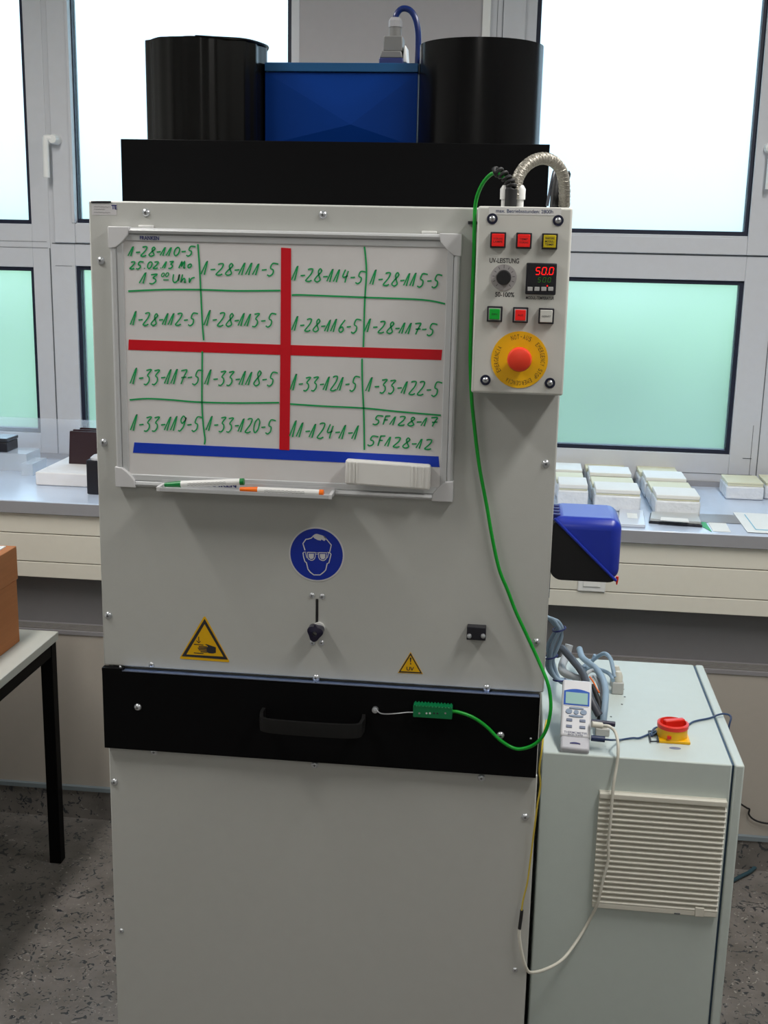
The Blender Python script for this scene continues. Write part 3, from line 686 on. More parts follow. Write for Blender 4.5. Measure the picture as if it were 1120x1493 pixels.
strk([(385, 500), (357, 518), (368, 590), (390, 660), (413, 675), (424, 720), (437, 780), (475, 832), (535, 876), (635, 876), (690, 835), (728, 795), (752, 690), (780, 680), (797, 610), (815, 540), (795, 515), (770, 512)], 17)
for (x0, x1, z0) in ((428, 558, 502), (612, 745, 506)):
    strk([(x0, z0+8), (x0, z0+80), (x0+20, z0+118), (x0+60, z0+135), (x1-45, z0+135), (x1-15, z0+112), (x1, z0+75), (x1, z0+8), (x0, z0+5)], 14)
    fill([(x0+22, z0+28), (x0+22, z0+78), (x0+45, z0+112), (x1-50, z0+115), (x1-27, z0+95), (x1-22, z0+28)])
strk([(558, 515), (612, 515)], 8); strk([(558, 540), (612, 540)], 8); strk([(400, 495), (400, 530), (420, 600)], 10); strk([(760, 500), (775, 530), (755, 600)], 10)
lab(pic.build('pictogram', SIGNWHITE, sg), 'white head with goggles')
# crush warning triangle
s2 = sign_root('warning_sign', 299, 935, 'yellow triangle warning of crushed hand, left of the clamp knob')
def hz_(x, z): return (255+x/12.44, 890+z/12.44)
polypx([hz_(525, 112), hz_(555, 112), hz_(990, 920), hz_(975, 938), hz_(105, 875), hz_(92, 855)], 0, .0006, 'plate', YELS, s2)
polypx([hz_(540, 152), hz_(963, 893), hz_(125, 830)], -.0007, .0002, 'border', PRINT, s2)
polypx([hz_(540, 250), hz_(880, 838), hz_(210, 797)], -.001, .0002, 'field', YELS, s2)
hs = MB()
def pp(pts): hs.prism_y([(at(*hz_(*p), -.0013).x, at(*hz_(*p), -.0013).z) for p in pts], -.0015, -.0013)
pp([(345, 606), (520, 622), (520, 636), (345, 620)]); pp([(345, 762), (520, 775), (520, 790), (345, 776)])
pp([(425, 478), (440, 478), (443, 560), (428, 560)]); pp([(432, 598), (385, 545), (400, 545), (432, 575), (462, 556), (475, 556)])
pp([(545, 610), (575, 612), (745, 670), (745, 768), (690, 780), (620, 775), (580, 755), (575, 690), (600, 650)])
for (x0, z0) in ((430, 648), (412, 675), (428, 705), (462, 738)): pp([(x0, z0), (585, z0+6), (585, z0+26), (x0+8, z0+18)])
hs.build('pictogram', PRINT, s2)
s3 = sign_root('warning_sign', 599, 970, 'small yellow triangle warning sign reading UV with exclamation mark')
def uz_(x, z): return (540+x/4, 860+z/4)
polypx([uz_(235, 361), uz_(307, 490), uz_(160, 484)], 0, .0006, 'plate', YELS, s3)
polypx([uz_(235, 368), uz_(302, 487), uz_(165, 481)], -.0007, .0002, 'border', PRINT, s3)
polypx([uz_(235, 382), uz_(290, 480), uz_(177, 474)], -.001, .0002, 'field', YELS, s3)
e = MB()
for q_ in ([(230, 395), (240, 395), (237, 422), (233, 422)], [(232, 428), (239, 428), (239, 435), (232, 435)]):
    e.prism_y([(at(*uz_(*p), -.0013).x, at(*uz_(*p), -.0013).z) for p in q_], -.0015, -.0013)
e.build('exclamation_mark', PRINT, s3)
p = at(*uz_(233, 460), -.0015); text('UV', PRINT, s3, p.x, p.z, -.0016, width=.0135, height=.0072, bold=.02)

# ------------------------------------------------------------------ control box
YK = -.085
kx0 = (at(697, 301, YK).x+at(687, 571, YK).x)/2; kx1 = (at(835.5, 303, YK).x+at(821, 577, YK).x)/2
kz1 = (at(698, 299.5, YK).z+at(835, 303.5, YK).z)/2; kz0 = (at(687, 572, YK).z+at(821, 578, YK).z)/2
cbx = thing('control_box', ((kx0+kx1)/2, 0, kz0), 'grey control box with coloured buttons and temperature display on upper right of the machine', 'control panel')
MB().box(kx0+.001, kx1-.001, YK+.014, -.0005, kz0+.001, kz1-.001).build('case', PANEL, cbx, .004, seg=3)
MB().box(kx0, kx1, YK, YK+.0132, kz0, kz1).build('lid', mat('lid_grey', (.60, .60, .56), .42, bump=.1, bscale=600), cbx, .004, seg=3)
K = px(760, 430, YK)
def kp(u, v, d=0): return at(u, v, YK-d)
for (u, v) in ((718, 319), (814, 321.5), (708, 554), (802, 558.5)):
    p = kp(u, v); wsh = MB().lathe([(.0001, -.0012), (7.8*K, -.0012), (7.8*K, .0005)], (p.x, YK, p.z), 'y', 28).build('screw_washer', mat('washer_navy', (.008, .01, .035), .4), cbx)
    o = bpy.data.objects.new('screw', SCREWS); C.objects.link(o); o.location = (p.x, YK-.0012, p.z); put(o, wsh)
p = kp(765.5, 308); lb = MB().box(p.x-52*K, p.x+52*K, YK-.0004, YK, p.z-5.2*K, p.z+5.2*K).build('label_strip', mat('label_white', (.70, .70, .69), .5), cbx)
text('max. Betriebsstunden: 2800h', mat('label_ink', (.05, .07, .16), .5), lb, kp(765, 308).x, kp(765, 308).z, YK-.0006, width=82*K, height=5*K, bold=.01)
def button(u, v, m, s, txt, ring=None, label=None):
    p = kp(u, v); h = 11.3*K; root = MB().box(p.x-h, p.x+h, YK-.008, YK, p.z-h, p.z+h).build('push_button', BLACKPL, cbx, .001)
    if label: lab(root, label)
    y_ = YK-.008; q_ = 8.9*K
    if ring: MB().box(p.x-q_, p.x+q_, y_-.0010, y_, p.z-q_, p.z+q_).build('button_rim', mat('rim_grey', (.38, .38, .38), .4), root); q_ = 7.6*K
    MB().box(p.x-q_, p.x+q_, y_-.003, y_, p.z-q_, p.z+q_).build('button_cap', m, root, .0008)
    for i, t in enumerate(txt):
        text(t, s, root, p.x, p.z+(len(txt)-1)*2.2*K-i*4.4*K, y_-.0032, width=min(13*K, len(t)*2.7*K), height=3.0*K, bold=.01)
RI = mat('dark_red_print', (.18, .01, .01), .5)
button(726.5, 350, REDB, RI, ['STÖRUNG', 'LAMPE'], label='red indicator, leftmost of the upper row')
button(764, 351, REDB, RI, ['TEMP.', 'STÖRUNG'], label='red indicator in the middle of the upper row')
button(801.5, 352, YELB, PRINT, ['WARTUNG', 'MODUL-', 'TEMP.'], label='yellow indicator')
button(721.5, 457.5, GRNB, mat('dark_green_print', (.01, .12, .02), .5), ['EIN'], True, 'green button')
button(759, 459, REDB, RI, ['AUS'], True, 'red button with grey rim')
button(796.5, 460.5, WHTB, PRINT, ['GERÄT'], label='white button')
# dial
p = kp(734.5, 404.5)
dl = MB().lathe([(.0001, -.0015), (19*K, -.0015), (19*K, 0)], (p.x, YK, p.z), 'y', 48).build('dial', mat('dial_grey', (.40, .38, .38), .35, metal=.2), cbx)
tk = MB()
for i in range(11):
    t = math.radians(230-28*i); tk.ribbon([(p.x+r_*K*math.cos(t), p.z+r_*K*math.sin(t)) for r_ in (13, 16.5 if i != 5 else 18)], .0007, YK-.0017)
tk.build('scale_marks', PRINT, dl)
kb = MB().lathe([(.0001, -.016), (9.6*K, -.016), (10.6*K, -.014), (11*K, -.0015)], (p.x, YK, p.z), 'y', 40).build('knob', mat('knob_black', (.01, .01, .012), .5), dl, smooth=True)
t_ = MB(); t_.box(p.x-.0005, p.x+.0005, YK-.0165, YK-.0155, p.z+2*K, p.z+9*K); t_.build('pointer', PRINT, dl)
text('UV-LEISTUNG', PRINT, cbx, kp(735.5, 380).x, kp(735.5, 380).z, YK-.0003, width=43*K, height=7*K, bold=.015, name='lettering')
text('50-100%', PRINT, cbx, kp(736, 429.5).x, kp(736, 429.5).z, YK-.0003, width=28*K, height=7*K, bold=.015)
text('MODUL-TEMPERATUR', PRINT, cbx, kp(787.5, 434.5).x, kp(787.5, 434.5).z, YK-.0003, width=41*K, height=4.4*K, bold=.015)
# temperature controller
p = kp(789, 406.5); tcn = MB().box(p.x-22*K, p.x+22*K, YK-.007, YK, p.z-22.5*K, p.z+22.5*K).build('temperature_display', BLACKPL, cbx, .0015)
MB().box(p.x-19.5*K, p.x+19.5*K, YK-.0076, YK-.007, p.z-10*K, p.z+20*K).build('display_glass', DARKG, tcn)
SEG = {'5': 'afgcd', '0': 'abcdef'}
def seg7(ch, x, z, w_, h_, mb, y, th):
    sk = .12
    def q_(ax, az, bx, bz):
        P0 = (x+ax*w_+sk*(az)*w_*2, z+az*h_); P1 = (x+bx*w_+sk*(bz)*w_*2, z+bz*h_)
        mb.ribbon([P0, P1], th, y)
    S = {'a': (.08, 1, .92, 1), 'b': (1, .95, 1, .55), 'c': (1, .45, 1, .05), 'd': (.08, 0, .92, 0), 'e': (0, .45, 0, .05), 'f': (0, .95, 0, .55), 'g': (.1, .5, .9, .5)}
    for c in SEG[ch]: q_(*S[c])
r1 = MB(); g1 = MB()
for ch, u in (('5', 780.8), ('0', 789.8), ('0', 800.2)):
    a = kp(u, 400); seg7(ch, a.x, a.z, 5.6*K, 10*K, r1, YK-.0079, .0014)
a = kp(797.6, 400); r1.prism_y([(a.x, a.z-.0008), (a.x+.0014, a.z-.0008), (a.x+.0014, a.z+.0008), (a.x, a.z+.0008)], YK-.0079, YK-.0077)
a = kp(798, 416.5); r1.lathe([(.0012, YK-.0080), (.0012, YK-.0077)], (a.x, 0, a.z), 'y', 10)
for ch, u in (('5', 784), ('0', 791.2), ('0', 798.5)):
    a = kp(u, 411); seg7(ch, a.x, a.z, 3.8*K, 6.4*K, g1, YK-.0079, .0007)
lab(r1.build('red_digits', LEDR, tcn), 'glowing red 50.0 digits'); lab(g1.build('green_digits', LEDG, tcn), 'dim green digits')
for i, u in enumerate((773, 783, 793, 803)):
    p = kp(u, 421); kk = MB().box(p.x-3.6*K, p.x+3.6*K, YK-.0088, YK-.007, p.z-2.9*K, p.z+2.9*K).build('key', mat('key_grey', (.42, .42, .42), .5), tcn, .0005)
# emergency stop
p = kp(757.5, 524.5); R_ = 42*K
es_ = MB().lathe([(.0001, -.0012), (R_, -.0012), (R_, 0)], (p.x, YK, p.z), 'y', 64).build('emergency_plate', YEL, cbx)
MB().lathe([(12*K, -.020), (12*K, -.001)], (p.x, YK, p.z), 'y', 32).build('stem', YEL, es_)
MB().lathe([(.0001, -.036), (11*K, -.0355), (16*K, -.033), (18*K, -.028), (18*K, -.022), (15*K, -.018)], (kp(757.5, 524.5, .03).x, YK, kp(757.5, 524.5, .03).z), 'y', 48).build('stop_button', mat('stop_red', (.82, .05, .02), .4), es_, smooth=True)
def arc_text(s, mid_deg, rr, hgt, adv, flip=False):
    n = len(s)
    for i, ch in enumerate(s):
        if ch == ' ': continue
        dg_ = mid_deg-(i-(n-1)/2)*adv; t = math.radians(dg_)
        text(ch, mat('sign_ink', (.13, .07, .01), .5), es_, p.x+rr*math.cos(t), p.z+rr*math.sin(t), YK-.0014, height=hgt*(.13 if ch == '-' else 1), width=(hgt*.45 if ch not in 'I-' else hgt*(.1 if ch == 'I' else .3)), rot=t-PI/2, name='letter')
arc_text('NOT-AUS', 88, 34*K, 6.8*K, 7.6); arc_text('EMERGENCY STOP', -1, 34.5*K, 6.4*K, 6.7); arc_text('EMERGÊNCIA', 180, 34.5*K, 6.4*K, 6.7); arc_text('EMERGENCIA', 270.5, 34.5*K, 6.4*K, 6.7)
# glands on top
zt_ = kz1
for (u, r_) in ((736.5, .0085), (757.5, .0085)):
    q0 = at(u, 300, -.045)
    g_ = MB(); zz = at(u, 270, -.045).z
    g_.lathe([(r_*.75, zt_-.001), (r_*.75, zt_+.012), (r_*1.02, zt_+.0121), (r_*1.05, zz-.006), (r_*.6, zz)], (q0.x, -.045, 0), 'z', 18)
    lab(g_.build('cable_gland', WHITEPL, cbx, smooth=True, auto=.6), 'white cable gland')
q0 = at(744.5, 300, -.06); zz = at(744, 276, -.06).z
lab(MB().lathe([(.0095, zt_-.001), (.0095, zz)], (q0.x, -.06, 0), 'z', 20).build('cable_gland', RUBBER, cbx, smooth=True), 'black rubber gland')

# braided hose
hs_ = thing('braided_hose', at(752, 280, -.045), 'braided steel hose arching over the top of the control box', 'hose')
P = [at(u, v, y) for u, v, y in ((753, 290, -.045), (752.5, 275, -.045), (756, 258, -.04), (766, 243, -.03), (780, 233.5, -.018), (795, 231, -.005), (809, 237, .012), (819, 250, .03), (823, 270, .05), (823, 294, .07), (823, 299.5, .075))]
sp_ = spline(P, 8); MB().tube(sp_, [.0093*(1+.02*math.sin(i*2.1)) for i in range(len(sp_))], 20).build('braid', BRAID, hs_, smooth=True)
# helix relief strands (two directions)
def helix(path, R0, turns, r, ph, sgn, n=None):
    n = n or int(turns*14); out = []
    L = len(path)-1
    for i in range(n+1):
        t = i/n*L; k = min(int(t), L-1); f = t-k; c = path[k].lerp(path[k+1], f); tn = (path[min(k+1, L)]-path[k]).normalized()
        a_ = tn.cross(Vector((0, 1, 0))).normalized(); b_ = a_.cross(tn); q_ = ph+sgn*2*PI*turns*i/n
        out.append(c+a_*R0*math.cos(q_)+b_*R0*math.sin(q_))
    return out
hm = MB()
for k in range(4):
    for sgn in (1, -1): hm.tube(helix(sp_, .0092, 9, .0008, k*PI/2, sgn), .0009, 5)
hm.build('wire_wrap', BRAIDW, hs_, smooth=True)
# black corrugated lines behind it
bc = thing('black_hose', at(812, 290, .05), 'black cables rising behind the braided hose', 'hose')
P = [at(u, v, y) for u, v, y in ((806, 310, .06), (808, 285, .07), (812, 262, .08), (813, 250, .10), (817, 262, .09), (815, 290, .08), (814, 320, .08))]
MB().tube(spline(P, 5), .0058, 12).build('outer', RUBBER, bc, smooth=True)
P = [at(u, v, y) for u, v, y in ((798, 300, .04), (802, 278, .045), (806, 258, .05), (808, 250, .06))]
MB().tube(spline(P, 5), .0025, 8).build('inner', CDARK, bc, smooth=True)
MB().tube([at(828, 262, .09), at(830, 254, .09), at(828, 250, .09)], .003, 8).build('tip', RUBBER, bc, smooth=True)

# green thermocouple cable with coil
gc = thing('green_cable', at(690, 500, -.01), 'long green cable hanging from the control box to the drawer plug', 'cable')
G1 = [(738, 262, -.055), (722, 252, -.05), (708, 262, -.035), (698, 280, -.02), (693, 301, -.012), (692, 327, -.014), (691, 373, -.01), (689, 424, -.010), (687, 474, -.010), (686, 525, -.010), (687.5, 576, -.01), (691, 614, -.008), (698.6, 677, -.008), (710, 738.6, -.008), (718, 785, -.008), (728, 830, -.008), (740, 860, -.008), (752.5, 892.5, -.008), (770, 930, -.010), (785, 962.5, -.015), (797.5, 992.5, -.03), (802.5, 1015, -.035), (802.5, 1040, -.04), (795, 1067.5, -.04), (780, 1085, -.035), (760, 1092, -.028), (745, 1089, -.024), (727.5, 1077.5, -.024), (710, 1060, -.022), (690, 1046, -.023), (667.5, 1038, -.024), (655, 1037.5, -.024)]
MB().tube(spline([at(*g) for g in G1], 6), .0031, 12).build('sheath', GREENC, gc, smooth=True)
co_ = spline([at(*g) for g in ((745, 280, -.06), (746, 272, -.06), (742, 264, -.058), (735, 256, -.056), (726, 250.5, -.052), (721, 252, -.05))], 6)
MB().tube(helix(co_, .0062, 7.5, 0, 0, 1, 150), .0028, 8).build('coil', RUBBER, gc, smooth=True)
a = at(602.5, 1028.5, -.034); b = at(659, 1049.5, -.034)
cn = MB().box(a.x, b.x, -.034, -.0155, b.z, a.z).build('connector', GREENP, gc, .0015)
for k in range(12):
    x = a.x+(k+.5)*(b.x-a.x)/12; MB().box(x-.0012, x+.0012, -.0345, -.0155, a.z-.002, a.z+.0012).build('ridge', GREENP, cn)
for u, m_ in ((611.5, GREYPRINT), (622, SIGNWHITE), (627, SIGNWHITE), (633, PRINT), (638, PRINT), (649.5, GREYPRINT)):
    q_ = at(u, 1040, -.034); MB().lathe([(.0018, -.0003), (.0018, 0)], (q_.x, -.034, q_.z), 'y', 12).build('contact', m_, cn)
P = [at(*g) for g in ((603, 1038.5, -.025), (594, 1038.5, -.026), (580, 1040, -.028), (565, 1041, -.028), (555, 1040, -.026), (549, 1035.5, -.022))]
lab(MB().tube(spline(P, 5), .0011, 8).build('lead_wire', STEEL, gc, smooth=True), 'thin bare wire')
q_ = at(547.5, 1034, -.014)
MB().lathe([(.0001, -.010), (.0035, -.009), (.0042, -.006), (.0058, -.0058), (.0058, 0)], (q_.x, -.014, q_.z), 'y', 16).build('fitting', STEEL, gc, smooth=True, auto=.6)

# ------------------------------------------------------------------ blue box on the machine's right side
YQ = .17; qx0 = XM1+.001; qx1 = (at(906, 800, YQ).x); qz1 = at(860, 757, YQ).z; qz0 = (at(830, 846, YQ).z+at(890, 848, YQ).z)/2
qd = .15
bb_ = thing('blue_dispenser_box', (qx0, YQ+.05, qz0), 'blue and black rounded plastic box mounted on the right side of the machine', 'box')
base = MB().box(qx0+.004, qx1, YQ, YQ+qd, qz0, qz1)
bo = base.build('case', BLUEB, bb_, .021, seg=5)
# black lower-left half plate, following the rounded outline
def rr_poly(x0, x1, z0, z1, r, n=6):
    out = []
    for cx_, cz_, a0 in ((x1-r, z1-r, 0), (x0+r, z1-r, 90), (x0+r, z0+r, 180), (x1-r, z0+r, 270)):
        for k in range(n+1):
            t = math.radians(a0+90*k/n); out.append((cx_+r*math.cos(t), cz_+r*math.sin(t)))
    return out
full = rr_poly(qx0+.0035, qx1+.0005, qz0-.0005, qz1+.0005, .0225)
l0 = Vector((qx0+.010, qz1-.004)); l1 = Vector((qx1-.006, qz0+.004)); nn = Vector((l1.y-l0.y, -(l1.x-l0.x)))
def side(p_): return (Vector(p_)-l0).dot(nn)
low = []
for i, p_ in enumerate(full):
    q2 = full[(i+1) % len(full)]; s0, s1 = side(p_), side(q2)
    if s0 > 0: low.append(p_)
    if s0*s1 < 0: t = s0/(s0-s1); low.append((p_[0]+(q2[0]-p_[0])*t, p_[1]+(q2[1]-p_[1])*t))
lab(MB().prism_y(low, YQ-.004, YQ+qd*.9).build('lower_cover', mat('soft_black', (.010, .010, .011), .55, spec=.3), bb_, .003), 'black diagonal lower half')
dv = (l1-l0).normalized()
MB().tube([(l0.x-dv.x*.004, YQ-.0035, l0.y-dv.y*.004), ((l0.x+l1.x)/2, YQ-.0045, (l0.y+l1.y)/2), (l1.x, YQ-.0035, l1.y)], .0028, 10).build('diagonal_seam', BLUEB, bb_, smooth=True)
for k in range(4): MB().box(qx0+.001, qx0+.019, YQ+.025+k*.026, YQ+.037+k*.026, qz1-.012, qz1+.0012).build('vent_slot', NAVY, bb_, .002)
MB().box(qx0, qx0+.006, YQ+.01, YQ+.06, qz0-.042, qz0+.02).build('mounting_plate', mat('plate_blue', (.03, .07, .15), .4), bb_, .002)
rp = at(899.5, 850, YQ+.02)
lab(MB().lathe([(.0012, qz0-.010), (.0028, qz0-.0005), (.0028, qz0+.006)], (rp.x, YQ+.02, 0), 'z', 12).build('red_tip', REDP, bb_, smooth=True), 'small red pointed tip')

# ------------------------------------------------------------------ side cabinet
SX0, SX1, SY0, SY1, SZ = .829, 1.230, .2483, .8303, .8622
sd = thing('side_cabinet', ((SX0+SX1)/2, .54, 0), 'low pale grey electrical cabinet standing right of the machine', 'cabinet')
MB().box(SX0, SX1-.024, SY0, SY1, .06, SZ).build('body', PANEL2, sd, .003)
MB().box(SX1-.0275, SX1-.0195, SY0+.006, SY1-.003, .07, SZ-.003).build('door_seal', EDGE_BLUE, sd)
MB().box(SX1-.0195, SX1, SY0-.002, SY1, .065, SZ+.0008).build('door', PANEL2, sd, .004, seg=3)
MB().box(SX0+.02, SX1-.04, SY0+.02, SY1-.02, .0, .06).build('plinth', BLACKPL, sd)
MB().lathe([(.0001, -.012), (.028, -.012), (.034, -.008), (.034, .008), (.028, .012), (.0001, .012)], (at(1064, 1350, .50).x-.012, .56, .036), 'x', 24).build('castor', RUBBER, sd, smooth=True)
# vent grille
vx0 = (at(874.7, 1153, SY0).x+at(862, 1320, SY0).x)/2; vx1 = (at(1060.7, 1163, SY0).x+at(1043, 1330, SY0).x)/2
vz1 = (at(875, 1153, SY0).z+at(1060, 1163, SY0).z)/2; vz0 = (at(862, 1320, SY0).z+at(1043, 1331, SY0).z)/2
vg = MB().box(vx0, vx1, SY0-.003, SY0, vz0, vz1).build('vent_grille', VENT, sd); lab(vg, 'cream louvred ventilation grille')
MB().box(vx0, vx1, SY0-.016, SY0-.003, vz1-.012, vz1).build('top_bar', VENT, vg, .002)
MB().box(vx0, vx1, SY0-.014, SY0-.003, vz0, vz0+.012).build('bottom_bar', VENT, vg, .002)
ns = 20; zz0 = vz0+.012; zz1 = vz1-.013; st_ = (zz1-zz0)/ns
sm_ = MB().add([(vx0, -.014, 0), (vx1, -.014, 0), (vx1, -.0145, st_*.25), (vx0, -.0145, st_*.25), (vx0, -.003, st_*.85), (vx1, -.003, st_*.85), (vx0, -.003, st_*.1), (vx1, -.003, st_*.1)],
               [(0, 1, 2, 3), (3, 2, 5, 4), (0, 6, 7, 1), (6, 4, 5, 7), (0, 3, 4, 6), (1, 7, 5, 2)]).build('louvre_slat', VENT)
smesh = sm_.data; bpy.data.objects.remove(sm_)
for k in range(ns):
    o = bpy.data.objects.new('louvre_slat', smesh); C.objects.link(o); o.location = (0, SY0, zz0+k*st_); put(o, vg)
for u in (1021,):
    q_ = at(u, 1322, SY0-.016); MB().box(q_.x-.009, q_.x+.009, SY0-.017, SY0-.012, vz0+.001, vz0+.021).build('latch', VENT, vg, .001)
q_ = at(988, 1326, SY0-.015); MB().box(q_.x-.006, q_.x+.006, SY0-.0146, SY0-.013, vz0+.001, vz0+.004).build('latch', SEAMM, vg)
for (u, v) in ((906, 996), (909, 1005), (911, 1016), (891, 1045), (907, 1007+20)):
    p = atz(u, v, SZ); MB().lathe([(.0024, .0), (.0024, .0006)], (p.x, p.y, SZ), 'z', 10).build('rivet', SEAMM, sd)
p = atz(984.5, 1091, SZ); MB().prism([(p.x+.012*math.cos(t*PI/12), p.y+.006*math.sin(t*PI/12), SZ) for t in range(24)], (0, 0, .0005)).build('maker_mark', mat('mark_blue', (.18, .22, .34), .4), sd)

# main switch
p = atz(983, 1082, SZ); SWX, SWY = p.x, p.y+.022
ms = thing('main_switch', (SWX, SWY, SZ), 'red and yellow rotary main switch on top of the side cabinet', 'switch')
MB().box(SWX-.032, SWX+.032, SWY-.032, SWY+.032, SZ+.0002, SZ+.006).build('base_plate', YEL, ms, .001)
MB().lathe([(.031, .006), (.031, .026), (.0285, .026), (.0285, .010)], (SWX-.002, SWY, SZ), 'z', 48, closed=False).build('collar', YEL, ms, smooth=True, auto=.8)
MB().lathe([(.0325, .026), (.0325, .034), (.0275, .036), (.0265, .034), (.0255, .012), (.0001, .012)], (SWX-.002, SWY, SZ), 'z', 48, closed=False).build('red_ring', REDP, ms, smooth=True, auto=.8)
c_ = math.cos(.35); s_ = math.sin(.35)
MB().prism([(SWX-.002+a_*c_-b_*s_, SWY+a_*s_+b_*c_, SZ+.012) for a_, b_ in ((-.016, .002), (.030, .002), (.030, .016), (-.016, .016))], (0, 0, .026)).build('turn_grip', REDP, ms, .003)
q_ = at(974, 1075, SWY-.032); MB().box(SWX-.016, SWX-.008, SWY-.0335, SWY-.028, SZ+.010, SZ+.016).build('marker_tab', REDP, ms)
P = [atz(u, v, SZ+.004) for u, v in ((959, 1066), (946, 1066), (949, 1081), (960, 1081))]
MB().tube(P+[P[0]], .0018, 8).build('padlock_loop', CDARK, ms, smooth=True)

# thermometer leaning back on the cabinet top
A = atz(838.5, 1095, SZ+.011); A.y = max(A.y, SY0-.004)
T = .185; best = None
for k in range(400):
    t = .3+k*.0015; d = ray(842, 991); Q = CAM+d*((A.y+t*.3-CAM.y)/d.y)
    e_ = abs((Q-A).length-T)
    if best is None or e_ < best[0]: best = (e_, Q)
Q = best[1]
upv = (Q-A).normalized(); xv = Vector((1, 0, 0)); xv = (xv-upv*xv.dot(upv)).normalized(); nv = xv.cross(upv).normalized()   # nv faces the viewer?
if nv.y > 0: nv = -nv
tm_ = thing('handheld_thermometer', A, 'white handheld digital thermometer leaning on cables atop the side cabinet', 'thermometer')
Wt = (at(862, 1040, A.y+.02).x-at(818, 1040, A.y+.02).x)
off = nv*.0
def tl(x, z, n): return A+xv*(x*Wt/2)+upv*(z*T)+nv*n+Vector((0, 0, 0))
def tbox(x0, x1, z0, z1, n0, n1, name, m_, par=tm_, bev=.001, taper=1):
    v = [tl(x0, z0, n0), tl(x1, z0, n0), tl(x1*taper, z1, n0), tl(x0*taper, z1, n0), tl(x0, z0, n1), tl(x1, z0, n1), tl(x1*taper, z1, n1), tl(x0*taper, z1, n1)]
    return MB().add(v, [(0,1,2,3),(7,6,5,4),(0,4,5,1),(1,5,6,2),(2,6,7,3),(3,7,4,0)]).build(name, m_, par, bev)
tbox(-1.02, 1.02, .19, 1, -.018, .0, 'upper_case', METER, bev=.005)
tbox(-.98, .98, .02, .20, -.021, -.002, 'lower_case', METERL, bev=.005)
def troundpoly(x0, x1, z0, z1, arch, n0, n1, name, m_, par=tm_):
    pts = [(x0, z0), (x1, z0), (x1, z1)]+[(x1+(x0-x1)*k/10, z1+arch*math.sin(PI*k/10)) for k in range(1, 10)]+[(x0, z1)]
    return MB().prism([tl(x, z, n0) for x, z in pts], nv*(n1-n0)).build(name, m_, par, 0)
lc = troundpoly(-.88, .88, .62, .82, .035, .0, .0012, 'display_bezel', mat('bezel_blue', (.02, .09, .42), .3))
tbox(-.76, .76, .635, .80, .0012, .0018, 'display', LCD, lc, 0)
for (x, z, rx, rz, nm) in ((0, .52, .17, .028, 'key'), (-.5, .525, .22, .034, 'key'), (.5, .525, .22, .034, 'key'), (0, .575, .5, .012, 'key'), (0, .463, .5, .014, 'key')):
    MB().prism([tl(x+rx*math.cos(t*PI/10), z+rz*math.sin(t*PI/10), .0) for t in range(20)], nv*.0022).build(nm, mat('key_blue', (.22, .28, .38), .4), tm_, 0)
for (x, z) in ((-.45, .405), (.45, .405), (-.45, .315), (.45, .315)):
    tbox(x-.2, x+.2, z-.018, z+.018, 0, .002, 'key', mat('key_blue2', (.16, .19, .27), .4), tm_, .0006)
def ttext(s, z, wd, hgt, m_):
    o = text(s, m_, None, 0, 0, 0, width=wd, height=hgt, bold=.01)
    for v in o.data.vertices: v.co = tl(0, z, .0004)+xv*v.co.x+upv*v.co.z
    put(o, tm_)
ttext('THERMOMETER', .235, Wt*.78, .0055, mat('meter_print', (.12, .13, .2), .5)); ttext('PCE-T390', .205-.0, Wt*.5, .004, mat('meter_print', (.12, .13, .2), .5))
troundpoly(-.35, .35, .09, .10, .012, -.0018, -.0008, 'badge', mat('badge_navy', (.03, .03, .14), .4))
for x0, z0, ang in ((-.8, .60, 0), (.8, .60, 0)):
    pass
MB().prism([tl(-.82, .603, 0), tl(.82, .603, 0), tl(.82, .608, 0), tl(-.82, .608, 0)], nv*.0004).build('trim_line', GREYPRINT, tm_)
# plugs in its right side
def rtube(pts, r, name, m_, par, n=10, k=6): return MB().tube(spline(pts, k), r, n).build(name, m_, par, smooth=True)
ya = A.y
Jz = lambda u, v, dy=.0: at(u, v, ya+dy)
wp = thing('sensor_cable', Jz(868, 1058, .04), 'white sensor cable running from the thermometer down to a yellow wire', 'cable')
rtube([Jz(863, 1056, .035), Jz(878, 1058, .04)], .0065, 'plug_body', CWHITE, wp, 12)
W1 = [Jz(876, 1058, .04), Jz(888, 1059, .035), Jz(897, 1067, .03), Jz(901, 1082, .01), at(901.5, 1098, SY0-.006), at(899, 1118, SY0-.012), at(894, 1150, SY0-.022), at(890, 1200, SY0-.024), at(887, 1230, SY0-.024), at(887, 1253, SY0-.024), at(879, 1285, SY0-.024), at(871, 1318, SY0-.022), at(857, 1346, SY0-.010), at(840, 1374, SY0-.03), at(820, 1399, SY0-.08), at(796, 1413, SY0-.14), at(775, 1418, .02), at(767, 1411, .0), at(761, 1390, -.006), at(757.5, 1368, -.008), at(757.5, 1354, -.008)]
rtube(W1, .0032, 'sheath', CWHITE, wp)
lab(rtube([at(757.5, 1355, -.008), at(759.5, 1340, -.008), at(761, 1327, -.008)], .0032, 'shrink_sleeve', RUBBER, wp), 'black shrink sleeve')
Y1 = [at(760.5, 1329, -.008), at(763, 1312, -.008), at(769, 1287, -.008), at(774, 1250, -.008), at(779, 1210, -.010), at(783.5, 1175, -.010), at(788, 1145, -.010), at(786.5, 1122, -.018), at(790, 1095, -.020), at(793, 1070, .0), at(797, 1050, .04)]
lab(rtube(Y1, .0016, 'yellow_wire', CYEL, wp, 8), 'thin yellow wire')
bp_ = thing('stick_plug', Jz(868, 1045, .05), 'short black stick plug in the upper side socket of the thermometer', 'plug')
rtube([Jz(862, 1052, .05), Jz(880, 1054, .05), Jz(897, 1056, .05)], .0055, 'barrel', mat('plug_black', (.02, .02, .05), .4), bp_, 12)
